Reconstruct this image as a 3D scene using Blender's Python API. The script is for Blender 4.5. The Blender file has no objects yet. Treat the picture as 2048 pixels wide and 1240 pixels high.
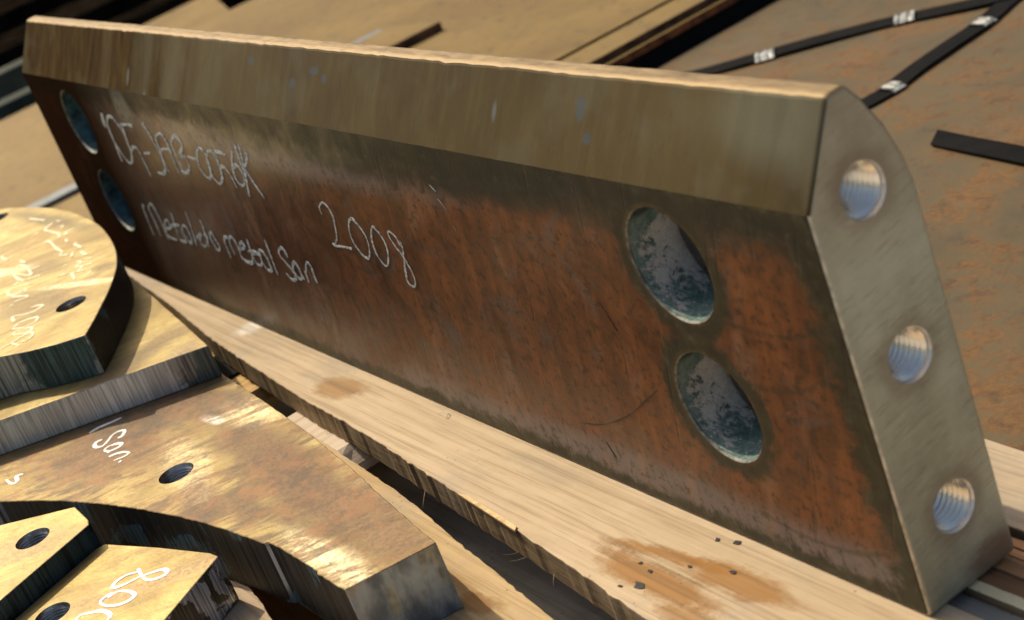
import bpy, bmesh, math, random
from mathutils import Vector, Matrix
from mathutils.geometry import tessellate_polygon
random.seed(7)
sc = bpy.context.scene
C = sc.collection
R = math.radians

# ------------------------------------------------------------------ camera
cam_d = bpy.data.cameras.new('camera')
cam = bpy.data.objects.new('camera', cam_d)
C.objects.link(cam)
right = Vector((0.5242409, 0.7833182, -0.3340420))
down = Vector((0.1675230, -0.4794652, -0.8614228))
fwd = Vector((-0.8349296, 0.3956334, -0.3825791))
m = Matrix((right, -down, -fwd)).transposed().to_4x4()
m.translation = Vector((0.4108594, -0.3031123, 0.3745305))
cam.matrix_world = m
cam_d.sensor_width = 36.0
cam_d.lens = 60.67
cam_d.clip_start = 0.02
cam_d.clip_end = 300
cam_d.dof.use_dof = True
cam_d.dof.focus_distance = 0.79
cam_d.dof.aperture_fstop = 15.0
sc.camera = cam

# ------------------------------------------------------------------ light
SUN_EL = R(47)
SUN_H = Vector((-1.0, -0.14)).normalized()          # horizontal direction towards the sun
sun_vec = Vector((SUN_H.x*math.cos(SUN_EL), SUN_H.y*math.cos(SUN_EL), math.sin(SUN_EL)))
w = bpy.data.worlds.new('World'); sc.world = w; w.use_nodes = True
wn = w.node_tree.nodes; wl = w.node_tree.links
bg = wn['Background']
sky = wn.new('ShaderNodeTexSky'); sky.sky_type = 'NISHITA'; sky.sun_disc = False
sky.sun_elevation = SUN_EL
sky.sun_rotation = math.atan2(sun_vec.x, sun_vec.y)
sky.air_density = 1.2; sky.dust_density = 7.0; sky.ozone_density = 0.6
wl.new(sky.outputs['Color'], bg.inputs['Color'])
bg.inputs['Strength'].default_value = 0.115
sd = bpy.data.lights.new('sun', 'SUN'); sd.energy = 3.9; sd.angle = R(0.5); sd.color = (1.0, 0.87, 0.64)
sun = bpy.data.objects.new('sun', sd); C.objects.link(sun)
sun.rotation_euler = sun_vec.to_track_quat('Z', 'Y').to_euler()
sc.view_settings.view_transform = 'Standard'
sc.view_settings.look = 'None'
sc.view_settings.exposure = 0.05
sc.view_settings.gamma = 1.0

# ------------------------------------------------------------------ node helpers
class NT:
    def __init__(s, name):
        s.m = bpy.data.materials.new(name); s.m.use_nodes = True
        s.t = s.m.node_tree; s.n = s.t.nodes; s.l = s.t.links
        s.b = s.n['Principled BSDF']
        s.co = s.n.new('ShaderNodeTexCoord').outputs['Object']
    def put(s, sock, v):
        if hasattr(v, 'is_linked') or isinstance(v, bpy.types.NodeSocket): s.l.new(v, sock)
        elif isinstance(v, (tuple, list)):
            sock.default_value = tuple(v) + ((1.0,) if len(v) == 3 and len(sock.default_value) == 4 else ())
        else: sock.default_value = v
    def math(s, op, a, b=0.0, c=0.0, clamp=False):
        n = s.n.new('ShaderNodeMath'); n.operation = op; n.use_clamp = clamp
        for i, v in enumerate((a, b, c)): s.put(n.inputs[i], v)
        return n.outputs[0]
    def add(s, a, b): return s.math('ADD', a, b)
    def sub(s, a, b): return s.math('SUBTRACT', a, b)
    def mul(s, a, b): return s.math('MULTIPLY', a, b)
    def mn(s, a, b): return s.math('MINIMUM', a, b)
    def mx(s, a, b): return s.math('MAXIMUM', a, b)
    def inv(s, a): return s.math('SUBTRACT', 1.0, a)
    def sep(s, v=None):
        n = s.n.new('ShaderNodeSeparateXYZ'); s.put(n.inputs[0], s.co if v is None else v)
        return n.outputs[0], n.outputs[1], n.outputs[2]
    def comb(s, x, y, z):
        n = s.n.new('ShaderNodeCombineXYZ')
        for i, v in enumerate((x, y, z)): s.put(n.inputs[i], v)
        return n.outputs[0]
    def map(s, scale=(1, 1, 1), rot=(0, 0, 0), loc=(0, 0, 0), v=None):
        if any(rot):
            r = s.n.new('ShaderNodeMapping'); s.put(r.inputs['Vector'], s.co if v is None else v)
            r.inputs['Rotation'].default_value = rot; v = r.outputs[0]; rot = (0, 0, 0)
        n = s.n.new('ShaderNodeMapping'); s.put(n.inputs['Vector'], s.co if v is None else v)
        n.inputs['Scale'].default_value = scale; n.inputs['Rotation'].default_value = rot
        n.inputs['Location'].default_value = loc
        return n.outputs[0]
    def noise(s, scale=5, detail=4, rough=0.55, v=None, dist=0.0, col=False):
        n = s.n.new('ShaderNodeTexNoise'); s.put(n.inputs['Vector'], s.co if v is None else v)
        n.inputs['Scale'].default_value = scale; n.inputs['Detail'].default_value = detail
        n.inputs['Roughness'].default_value = rough; n.inputs['Distortion'].default_value = dist
        return n.outputs['Color' if col else 'Fac']
    def voro(s, scale=5, v=None, feature='F1', rnd=1.0):
        n = s.n.new('ShaderNodeTexVoronoi'); n.feature = feature
        s.put(n.inputs['Vector'], s.co if v is None else v); n.inputs['Scale'].default_value = scale
        n.inputs['Randomness'].default_value = rnd
        return n.outputs['Distance']
    def step(s, v, a, b, lo=0.0, hi=1.0):
        n = s.n.new('ShaderNodeMapRange'); n.interpolation_type = 'SMOOTHSTEP'
        s.put(n.inputs[0], v)
        rev = a > b
        n.inputs[1].default_value = min(a, b); n.inputs[2].default_value = max(a, b)
        n.inputs[3].default_value = hi if rev else lo; n.inputs[4].default_value = lo if rev else hi
        return n.outputs[0]
    def lin(s, v, a, b, lo, hi):
        n = s.n.new('ShaderNodeMapRange'); s.put(n.inputs[0], v)
        for i, q in zip((1, 2, 3, 4), (a, b, lo, hi)): n.inputs[i].default_value = q
        return n.outputs[0]
    def mix(s, f, a, b):
        n = s.n.new('ShaderNodeMix'); n.data_type = 'RGBA'
        s.put(n.inputs[0], f); s.put(n.inputs[6], a); s.put(n.inputs[7], b)
        return n.outputs[2]
    def ramp(s, v, *stops):
        n = s.n.new('ShaderNodeValToRGB'); s.put(n.inputs[0], v); e = n.color_ramp.elements
        while len(e) < len(stops): e.new(0.5)
        for k, (p, c) in enumerate(stops):
            e[k].position = p; e[k].color = tuple(c) + (1.0,)
        return n.outputs[0]
    def blob(s, x, y, cx, cy, rx, ry, nz, soft=0.25, amp=1.2, rot=0.0):
        """1 inside a ragged ellipse"""
        dx = s.sub(x, cx); dy = s.sub(y, cy)
        if rot:
            c, q = math.cos(rot), math.sin(rot)
            dx, dy = s.add(s.mul(dx, c), s.mul(dy, q)), s.sub(s.mul(dy, c), s.mul(dx, q))
        d = s.math('SQRT', s.add(s.math('POWER', s.math('ABSOLUTE', s.mul(dx, 1/rx)), 2.0), s.math('POWER', s.math('ABSOLUTE', s.mul(dy, 1/ry)), 2.0)))
        d = s.add(d, s.mul(s.sub(nz, 0.5), amp))
        return s.step(d, 1.0+soft, 1.0-soft)
    def bump(s, h, strength=0.3, dist=0.001, prev=None):
        n = s.n.new('ShaderNodeBump'); s.put(n.inputs['Height'], h)
        n.inputs['Strength'].default_value = strength; n.inputs['Distance'].default_value = dist
        if prev is not None: s.l.new(prev, n.inputs['Normal'])
        return n.outputs[0]
    def out(s, col, rough=0.5, metal=0.0, bump=None, spec=None):
        s.put(s.b.inputs['Base Color'], col); s.put(s.b.inputs['Roughness'], rough)
        s.put(s.b.inputs['Metallic'], metal)
        if spec is not None: s.put(s.b.inputs['Specular IOR Level'], spec)
        if bump is not None: s.l.new(bump, s.b.inputs['Normal'])
        return s.m

BL, BH, BT, BTOP = 0.8673, 0.160, 0.0453, 0.1935
HR = 0.0244
HOLES = [(-0.090, 0.1273), (-0.090, 0.0653), (-BL+0.090, 0.1273), (-BL+0.090, 0.0653)]
THR = [(0.0235, 0.1576), (0.0235, 0.0954), (0.0235, 0.0334)]

# ------------------------------------------------------------------ materials
def mat_scale():
    """rusty mill scale on the broad front face"""
    t = NT('rusty_mill_scale'); x, y, z = t.sep()
    big = t.noise(9, 5, 0.6, dist=0.6)
    mid = t.noise(38, 6, 0.65, dist=0.3)
    diag = t.noise(1.0, 7, 0.7, v=t.map((75, 1, 16), (0, R(-14), 0)), dist=0.4)
    fine = t.noise(420, 3, 0.6)
    base = t.ramp(t.add(t.mul(mid, 0.5), t.mul(diag, 0.5)), (0.30, (0.040, 0.020, 0.012)), (0.46, (0.115, 0.040, 0.014)), (0.58, (0.205, 0.070, 0.020)), (0.74, (0.290, 0.110, 0.034)))
    # redder and darker scale on the far half
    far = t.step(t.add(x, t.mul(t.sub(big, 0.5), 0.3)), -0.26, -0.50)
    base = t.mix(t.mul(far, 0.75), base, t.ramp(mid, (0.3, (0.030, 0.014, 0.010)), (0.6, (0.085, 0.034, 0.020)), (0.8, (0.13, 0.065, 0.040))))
    # bluish grey heat bands near the upper and lower edges
    up = t.blob(x, z, -0.45, 0.140, 0.20, 0.013, big, 0.5, 0.9)
    lo = t.blob(x, z, -0.16, 0.010, 0.22, 0.012, big, 0.5, 0.9)
    bl = t.mx(up, lo)
    base = t.mix(t.mul(bl, 0.75), base, (0.165, 0.155, 0.165))
    spots = t.mul(t.step(t.noise(24, 5, 0.7, dist=1.0), 0.54, 0.68), 0.5)
    base = t.mix(spots, base, (0.100, 0.090, 0.090))
    band = t.blob(x, z, -0.27, 0.1500, 0.25, 0.0125, t.noise(45, 6, 0.7, dist=0.5), 0.5, 1.3)
    base = t.mix(t.mul(band, 0.92), base, (0.012, 0.015, 0.014))
    # pinkish worn patches
    pk = t.mul(t.step(t.noise(1.0, 4, 0.6, v=t.map((30, 1, 12), (0, R(-20), 0))), 0.56, 0.70), 0.5)
    base = t.mix(pk, base, (0.30, 0.165, 0.10))
    # olive border along edges and round the holes
    nb = t.mul(t.sub(t.noise(60, 8, 0.78, dist=0.5), 0.5), 0.026)
    e = t.mn(t.mul(t.mul(x, -1.0), 0.55), t.mn(t.add(x, BL), t.mn(t.mul(z, 0.95), t.mul(t.sub(BH, z), 0.60))))
    hd = None
    for hx, hz in HOLES:
        a = t.sub(x, hx); b = t.sub(z, hz)
        d = t.sub(t.math('SQRT', t.add(t.mul(a, a), t.mul(b, b))), HR)
        hd = d if hd is None else t.mn(hd, d)
    dd = t.add(t.mn(e, t.mul(hd, 1.05)), nb)
    border = t.step(dd, 0.0105, 0.0050)
    # bridge of olive scale between each pair of holes
    for hx in (-0.090, -BL+0.090):
        border = t.mx(border, t.mul(t.blob(x, z, hx, 0.0963, 0.016, 0.011, mid, 0.4, 0.9), 0.9))
    oc = t.ramp(t.noise(90, 5, 0.7), (0.30, (0.014, 0.014, 0.008)), (0.55, (0.038, 0.037, 0.020)), (0.75, (0.095, 0.092, 0.058)))
    base = t.mix(border, base, oc)
    base = t.mix(t.mul(band, 0.75), base, (0.014, 0.018, 0.016))
    halo = t.mul(t.step(t.add(hd, nb), 0.0075, 0.001), 0.6)
    base = t.mix(halo, base, (0.030, 0.030, 0.018))
    ring = t.mul(t.step(hd, 0.0022, 0.0006), 0.8)
    base = t.mix(ring, base, (0.075, 0.050, 0.020))
    # thin dark drag marks and curved tool marks
    dm = t.step(t.noise(1.0, 3, 0.5, v=t.map((170, 1, 14), (0, R(-16), 0)), dist=0.2), 0.64, 0.70)
    base = t.mix(t.mul(dm, 0.30), base, (0.030, 0.022, 0.016))
    for cx, cz, r, x0, x1 in ((-0.060, 0.160, 0.078, -0.075, -0.006), (-0.055, 0.125, 0.110, -0.085, -0.010), (-0.05, 0.20, 0.093, -0.08, -0.006)):
        a = t.sub(x, cx); b = t.sub(z, cz)
        d = t.math('ABSOLUTE', t.sub(t.math('SQRT', t.add(t.mul(a, a), t.mul(b, b))), r))
        d = t.add(d, t.mul(t.sub(mid, 0.5), 0.002))
        k = t.mul(t.step(d, 0.0018, 0.0003), t.mul(t.step(x, x0-0.01, x0+0.01), t.mul(t.step(x, x1+0.006, x1-0.006), t.step(z, cz, cz-0.02))))
        base = t.mix(t.mul(k, 0.55), base, (0.035, 0.033, 0.022))
    # smear of pale dust near the writing
    sm = t.blob(x, z, -0.665, 0.146, 0.016, 0.012, mid, 0.5, 0.9, 0.5)
    base = t.mix(t.mul(sm, 0.7), base, (0.30, 0.30, 0.25))
    # dark dots and pale specks
    dots = t.step(t.voro(55, v=t.map((1, 0.001, 1))), 0.085, 0.05)
    base = t.mix(t.mul(dots, 0.6), base, (0.04, 0.032, 0.026))
    sp = t.step(t.voro(330, v=t.map((1, 0.001, 1))), 0.10, 0.05)
    sp = t.mul(sp, t.step(t.noise(14, 2), 0.50, 0.62))
    base = t.mix(t.mul(sp, 0.55), base, (0.42, 0.38, 0.30))
    grit = t.noise(190, 5, 0.75)
    base = t.mix(t.step(grit, 0.50, 0.38, 0, 0.75), base, (0.028, 0.018, 0.011))
    base = t.mix(t.step(grit, 0.58, 0.72, 0, 0.35), base, (0.34, 0.19, 0.10))
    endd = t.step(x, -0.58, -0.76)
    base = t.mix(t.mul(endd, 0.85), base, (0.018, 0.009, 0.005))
    rough = t.add(t.add(t.lin(mid, 0.3, 0.7, 0.26, 0.48), t.mul(border, 0.08)), t.mul(endd, 0.3))
    b1 = t.bump(fine, 0.25, 0.0004)
    b2 = t.bump(t.add(diag, t.mul(dm, -0.6)), 0.22, 0.0008, b1)
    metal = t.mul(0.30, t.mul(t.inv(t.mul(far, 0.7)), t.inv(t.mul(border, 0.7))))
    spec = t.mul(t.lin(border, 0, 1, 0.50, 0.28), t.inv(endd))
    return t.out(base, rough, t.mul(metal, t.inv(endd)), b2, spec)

def mat_bevel():
    t = NT('ground_bronze_bevel'); x, y, z = t.sep()
    st = t.noise(1.0, 5, 0.6, v=t.map((160, 60, 34)))
    bg_ = t.noise(1.0, 4, 0.6, v=t.map((11, 5, 9)), dist=0.8)
    fine = t.noise(900, 2, 0.6)
    col = t.ramp(bg_, (0.30, (0.042, 0.028, 0.008)), (0.5, (0.064, 0.044, 0.013)), (0.70, (0.084, 0.062, 0.022)))
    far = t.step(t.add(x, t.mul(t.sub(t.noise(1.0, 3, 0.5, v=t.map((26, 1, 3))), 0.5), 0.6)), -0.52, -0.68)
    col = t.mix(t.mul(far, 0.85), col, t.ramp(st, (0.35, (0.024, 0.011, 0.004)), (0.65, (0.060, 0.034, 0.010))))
    col = t.mix(t.step(st, 0.48, 0.68, 0, 0.12), col, (0.16, 0.125, 0.06))
    col = t.mix(t.step(t.noise(150, 5, 0.75), 0.50, 0.34, 0, 0.35), col, (0.060, 0.042, 0.020))
    # greenish film along the lower edge, darker line under the ridge
    film = t.mul(t.step(t.noise(20, 4, 0.6), 0.50, 0.62), 0.35)
    col = t.mix(film, col, (0.100, 0.095, 0.060))
    nearend = t.blob(x, z, -0.028, 0.185, 0.03, 0.012, bg_, 0.6, 1.0)
    col = t.mix(t.mul(nearend, 0.5), col, (0.150, 0.160, 0.120))
    fl = t.mul(t.step(t.voro(30, v=t.map((1.8, 0.4, 0.8))), 0.17, 0.10), t.step(t.noise(9, 3), 0.51, 0.58))
    col = t.mix(t.mul(fl, 0.75), col, (0.130, 0.150, 0.160))
    fl2 = t.step(t.voro(120, v=t.map((1.5, 0.6, 0.7))), 0.10, 0.05)
    col = t.mix(t.mul(fl2, 0.35), col, (0.10, 0.11, 0.10))
    col = t.mix(t.mul(fine, 0.35), col, (0.06, 0.045, 0.022))
    for cx, cz, rx, rz in ((-0.135, 0.181, 0.0035, 0.004), (-0.128, 0.172, 0.003, 0.002), (-0.395, 0.1765, 0.004, 0.0022), (-0.36, 0.1800, 0.003, 0.002), (-0.372, 0.183, 0.005, 0.0018), (-0.45, 0.184, 0.004, 0.002)):
        col = t.mix(t.mul(t.blob(x, z, cx, cz, rx, rz, t.noise(160, 4, 0.7), 0.3, 1.4), 0.7), col, (0.055, 0.070, 0.080))
    rough = t.lin(st, 0.3, 0.7, 0.44, 0.52)
    b = t.bump(st, 0.05, 0.0004); b = t.bump(fine, 0.2, 0.0002, b)
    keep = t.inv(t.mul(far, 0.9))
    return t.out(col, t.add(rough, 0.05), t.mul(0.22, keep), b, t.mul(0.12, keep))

def mat_top():
    t = NT('worn_ridge_steel'); st = t.noise(1.0, 5, 0.65, v=t.map((60, 300, 60)))
    col = t.ramp(st, (0.3, (0.13, 0.085, 0.038)), (0.7, (0.34, 0.245, 0.125)))
    return t.out(col, t.lin(st, 0.3, 0.7, 0.55, 0.7), 0.45, t.bump(st, 0.4, 0.0006))

def mat_endface():
    t = NT('sawn_end_steel'); x, y, z = t.sep()
    st = t.noise(1.0, 6, 0.7, v=t.map((1, 70, 600), (R(-9), 0, 0)))
    bgn = t.noise(26, 5, 0.6)
    col = t.ramp(bgn, (0.28, (0.29, 0.28, 0.205)), (0.5, (0.41, 0.41, 0.31)), (0.7, (0.52, 0.53, 0.42)))
    col = t.mix(t.step(st, 0.52, 0.70, 0, 0.55), col, (0.52, 0.51, 0.42))
    col = t.mix(t.step(st, 0.48, 0.32, 0, 0.45), col, (0.13, 0.108, 0.075))
    top = t.step(t.add(z, t.mul(t.sub(bgn, 0.5), 0.06)), 0.128, 0.165)
    col = t.mix(t.mul(top, 0.5), col, t.ramp(bgn, (0.35, (0.21, 0.145, 0.10)), (0.6, (0.33, 0.245, 0.17))))
    rd = None
    for hy, hz in THR:
        a = t.sub(y, hy); b = t.sub(z, hz)
        d = t.math('SQRT', t.add(t.mul(a, a), t.mul(b, b))); rd = d if rd is None else t.mn(rd, d)
    halo = t.step(t.add(rd, t.mul(t.sub(bgn, 0.5), 0.008)), 0.0175, 0.0105)
    col = t.mix(t.mul(halo, 0.35), col, (0.155, 0.080, 0.052))
    # bright scraped strip beside the front edge
    fr = t.mul(t.step(t.add(y, t.mul(t.sub(t.noise(90, 4), 0.5), 0.005)), 0.0055, 0.0015), 0.5)
    col = t.mix(fr, col, (0.36, 0.35, 0.28))
    low = t.blob(y, z, 0.034, 0.006, 0.012, 0.008, bgn, 0.5, 1.2)
    col = t.mix(t.mul(low, 0.6), col, (0.20, 0.10, 0.055))
    pl = t.step(t.noise(60, 5, 0.7, dist=0.5), 0.62, 0.70)
    col = t.mix(t.mul(pl, 0.55), col, (0.40, 0.41, 0.35))
    rough = t.lin(st, 0.3, 0.7, 0.36, 0.55)
    b = t.bump(st, 0.45, 0.0006); b = t.bump(t.noise(300, 4, 0.7), 0.25, 0.0004, b)
    return t.out(col, rough, 0.40, b)

def mat_edge():
    t = NT('rubbed_edge_steel'); n = t.noise(130, 4, 0.7)
    col = t.ramp(n, (0.35, (0.26, 0.25, 0.22)), (0.6, (0.62, 0.60, 0.53)))
    return t.out(col, 0.42, 0.8, t.bump(n, 0.4, 0.0006))

def mat_plain():
    t = NT('dark_steel'); n = t.noise(30, 5, 0.6)
    return t.out(t.ramp(n, (0.3, (0.05, 0.045, 0.035)), (0.7, (0.12, 0.10, 0.075))), 0.55, 0.5, t.bump(n, 0.3, 0.0006))

def mat_bore():
    """inside of the big bolt holes: speckled teal oil film over bare metal"""
    t = NT('teal_filmed_bore'); x, y, z = t.sep()
    n = t.noise(110, 8, 0.85, dist=0.4); f = t.noise(420, 6, 0.85); c = t.noise(38, 4, 0.6)
    teal = t.ramp(t.add(t.mul(n, 0.6), t.mul(f, 0.4)), (0.36, (0.018, 0.042, 0.048)), (0.45, (0.10, 0.185, 0.17)), (0.53, (0.23, 0.33, 0.31)), (0.61, (0.30, 0.26, 0.27)), (0.72, (0.50, 0.60, 0.58)))
    bare = t.ramp(f, (0.30, (0.50, 0.45, 0.43)), (0.50, (0.78, 0.72, 0.68)), (0.70, (0.95, 0.90, 0.84)))
    d = t.add(t.mul(t.sub(y, 0.0135), 110.0), t.add(t.mul(t.sub(n, 0.5), 11.0), t.mul(t.sub(c, 0.5), 9.0)))
    d = t.sub(d, t.mul(t.mx(t.sub(t.math('ABSOLUTE', t.add(z, 0.003)), 0.0095), 0.0), 150.0))
    k = t.step(d, -0.12, 0.12)
    col = t.mix(t.mul(k, 0.75), teal, bare)
    sp = t.mul(t.step(t.voro(420), 0.20, 0.10), t.step(t.noise(50, 3), 0.48, 0.58))
    col = t.mix(sp, col, (0.62, 0.82, 0.80))  # pale specks paint small glints into the bore colour
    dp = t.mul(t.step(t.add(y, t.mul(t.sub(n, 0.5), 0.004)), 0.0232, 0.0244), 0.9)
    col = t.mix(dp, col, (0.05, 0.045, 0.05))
    top = t.mul(t.mul(t.step(t.add(z, t.mul(t.sub(n, 0.5), 0.008)), 0.0135, 0.0175), t.step(y, 0.019, 0.013)), 0.85)  # upper wall darkened: shade under the lip put into the colour
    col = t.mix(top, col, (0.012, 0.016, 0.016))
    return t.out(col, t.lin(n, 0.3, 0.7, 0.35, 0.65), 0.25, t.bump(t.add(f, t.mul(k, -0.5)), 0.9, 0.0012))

def mat_bright():
    t = NT('bright_tapped_steel'); n = t.noise(1.0, 3, 0.6, v=t.map((60, 300, 300)))
    return t.out(t.ramp(n, (0.3, (0.90, 0.83, 0.72)), (0.7, (0.98, 0.92, 0.82))), 0.27, 0.95, t.bump(n, 0.15, 0.0003))

def mat_gold(name, patches=(), rub=0.0, seed=0.0):
    """oiled plate surface: brassy film with rubbed, brown and pale areas"""
    t = NT(name); x, y, z = t.sep()
    v0 = t.map((1, 1, 1), (0, 0, 0), (seed, seed*0.7, 0))
    n = t.noise(11, 5, 0.6, v=v0, dist=0.7); br = t.noise(1.0, 6, 0.7, v=t.map((200, 22, 30), (0, 0, R(16)), (seed, 0, 0)))
    f = t.noise(520, 3, 0.7)
    col = t.ramp(t.add(t.mul(n, 0.82), t.mul(br, 0.18)), (0.34, (0.125, 0.086, 0.028)), (0.47, (0.250, 0.190, 0.074)), (0.62, (0.380, 0.310, 0.140))) if rub > 0.5 else t.ramp(t.add(t.mul(n, 0.82), t.mul(br, 0.18)), (0.34, (0.20, 0.145, 0.048)), (0.47, (0.33, 0.262, 0.100)), (0.62, (0.46, 0.385, 0.170)))
    dull = None
    for cx, cy, rx, ry, rot, cc, st in patches:
        nn = t.add(t.mul(n, 0.35), t.mul(t.noise(28, 5, 0.65, dist=0.8), 0.65))
        k = t.blob(x, y, cx, cy, rx, ry, nn, 0.55, 1.9, rot)
        cm = t.mix(t.step(f, 0.35, 0.65), tuple(0.65*q for q in cc), tuple(min(1, 1.35*q) for q in cc))
        col = t.mix(t.mul(k, st), col, cm)
        if cc[0] < 0.5:
            kd = t.mul(k, st); dull = kd if dull is None else t.mx(dull, kd)
    if rub:
        rb_ = t.noise(1.0, 6, 0.72, v=t.map((46, 15, 20), (0, 0, R(24)), (seed, 3, 0)), dist=1.2)
        fine_st = t.noise(1.0, 4, 0.7, v=t.map((420, 30, 20), (0, 0, R(20))))
        bro = t.step(t.add(t.mul(rb_, 0.8), t.mul(fine_st, 0.2)), 0.55, 0.44)
        oxide = t.mix(t.step(t.noise(60, 5, 0.75), 0.42, 0.60), (0.075, 0.040, 0.018), (0.23, 0.095, 0.030))
        col = t.mix(t.mul(bro, rub), col, oxide)
        kd = t.mul(bro, rub*0.8); dull = kd if dull is None else t.mx(dull, kd)
    dk = t.mul(t.step(br, 0.50, 0.36, 0, 0.55), t.step(n, 0.46, 0.60))
    col = t.mix(dk, col, (0.17, 0.115, 0.055))
    col = t.mix(t.step(t.noise(170, 5, 0.75, v=v0), 0.50, 0.34, 0, 0.5), col, (0.20, 0.13, 0.05))
    pit = t.step(t.voro(140, v=t.map((1, 1, 0.01))), 0.09, 0.05)
    col = t.mix(t.mul(pit, t.step(n, 0.5, 0.6)), col, (0.05, 0.035, 0.02))
    col = t.mix(t.mul(f, 0.28), col, (0.22, 0.16, 0.08))
    rough = t.add(t.lin(n, 0.3, 0.7, 0.44, 0.58), t.mul(br, 0.08))
    if dull is not None: rough = t.add(rough, t.mul(dull, 0.15))
    b = t.bump(f, 0.35, 0.0004); b = t.bump(br, 0.25, 0.0006, b)
    metal = 0.72 if dull is None else t.lin(dull, 0, 1, 0.72, 0.05)
    return t.out(col, rough, metal, b)

def mat_cut(name, light, dark, blob_col, blobs, kscale=420, strength=0.5, metal=0.6, rough=0.42, thr=(0.50, 0.58), bs=30, regions=(), lowf=0.2, zs=18):
    """flame or saw cut side face with vertical drag lines and patches of dark scale"""
    t = NT(name); x, y, z = t.sep()
    s1 = t.noise(1.0, 3, 0.6, v=t.map((kscale*1.7, kscale*1.7, zs)))
    s2 = t.noise(1.0, 3, 0.6, v=t.map((kscale*0.25, kscale*0.25, 20)))
    n = t.noise(bs, 5, 0.6, dist=0.6)
    col = t.mix(t.step(t.add(t.mul(s1, 1-lowf), t.mul(s2, lowf)), 0.36, 0.64), dark, light)
    k = t.step(n, *thr)
    bc = t.mix(t.step(s1, 0.4, 0.62), tuple(0.5*q for q in blob_col), tuple(min(1, 1.5*q) for q in blob_col))
    col = t.mix(t.mul(k, blobs), col, bc)
    for cy, cz, ry, rz, cc, st in regions:
        kk = t.blob(y, z, cy, cz, ry, rz, t.noise(90, 6, 0.75, dist=0.6), 0.12, 1.1)
        col = t.mix(t.mul(kk, st), col, t.mix(t.step(s1, 0.38, 0.62), tuple(0.5*q for q in cc), tuple(1.5*q for q in cc)))
    b = t.bump(t.add(s1, t.mul(k, 0.5)), strength, 0.0008); b = t.bump(t.noise(700, 2), 0.2, 0.0003, b)
    return t.out(col, rough, metal, b)

def mat_wood(name, pale, mid, dark, stains=(), rough_saw=False, scale=1.0, knots=True):
    t = NT(name); x, y, z = t.sep()
    w1 = t.noise(1.0, 3, 0.5, v=t.map((2.2, 9, 9)), dist=0.3)
    grain = t.noise(1.0, 6, 0.65, v=t.map((3*scale, 210*scale, 210*scale)), dist=0.15)
    rings = t.n.new('ShaderNodeTexWave'); rings.wave_type = 'BANDS'; rings.bands_direction = 'Y'
    rings.inputs['Scale'].default_value = 26; rings.inputs['Distortion'].default_value = 9
    rings.inputs['Detail'].default_value = 3; rings.inputs['Detail Scale'].default_value = 1.2
    t.put(rings.inputs['Vector'], t.map((0.22, 1, 1)))
    rg = rings.outputs['Fac']
    col = t.mix(t.step(t.add(t.mul(w1, 0.6), t.mul(t.noise(24, 6, 0.75), 0.4)), 0.38, 0.62), pale, mid)
    col = t.mix(t.step(rg, 0.55, 0.98, 0, 0.20), col, dark)
    col = t.mix(t.step(grain, 0.48, 0.64, 0, 0.32), col, dark)
    fib = t.noise(1.0, 4, 0.7, v=t.map((9*scale, 560*scale, 560*scale)))
    col = t.mix(t.step(fib, 0.50, 0.62, 0, 0.38), col, tuple(0.6*q for q in dark))
    gr = t.mul(t.step(t.noise(14, 6, 0.7), 0.47, 0.66), 0.38)
    col = t.mix(gr, col, (0.30, 0.265, 0.235))
    nz = t.add(t.mul(t.noise(1.0, 6, 0.75, v=t.map((26, 120, 60)), dist=0.6), 0.6), t.mul(t.noise(70, 5, 0.7), 0.4))
    for cx, cy, rx, ry, rot, cc, st in stains:
        k = t.blob(x, y, cx, cy, rx, ry, nz, 0.40, 3.0, rot)
        edge = t.sub(k, t.blob(x, y, cx, cy, rx*0.92, ry*0.88, nz, 0.40, 3.0, rot))
        cc2 = t.mix(t.step(grain, 0.4, 0.62), cc, tuple(0.6*q for q in cc))
        col = t.mix(t.mul(k, st), col, cc2)
        col = t.mix(t.mul(edge, 0.5*st), col, tuple(0.5*q for q in cc))
    sp = t.mul(t.step(t.voro(210, v=t.map((1, 1, 1))), 0.14, 0.07), t.step(t.noise(16, 3), 0.5, 0.58))
    col = t.mix(t.mul(sp, 0.65), col, (0.10, 0.075, 0.05))
    b = t.bump(grain, 0.5 if rough_saw else 0.28, 0.0012 if rough_saw else 0.0006)
    b = t.bump(t.noise(500, 3, 0.7), 0.3, 0.0004, b)
    return t.out(col, 0.72, 0.0, b, 0.25)

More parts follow.
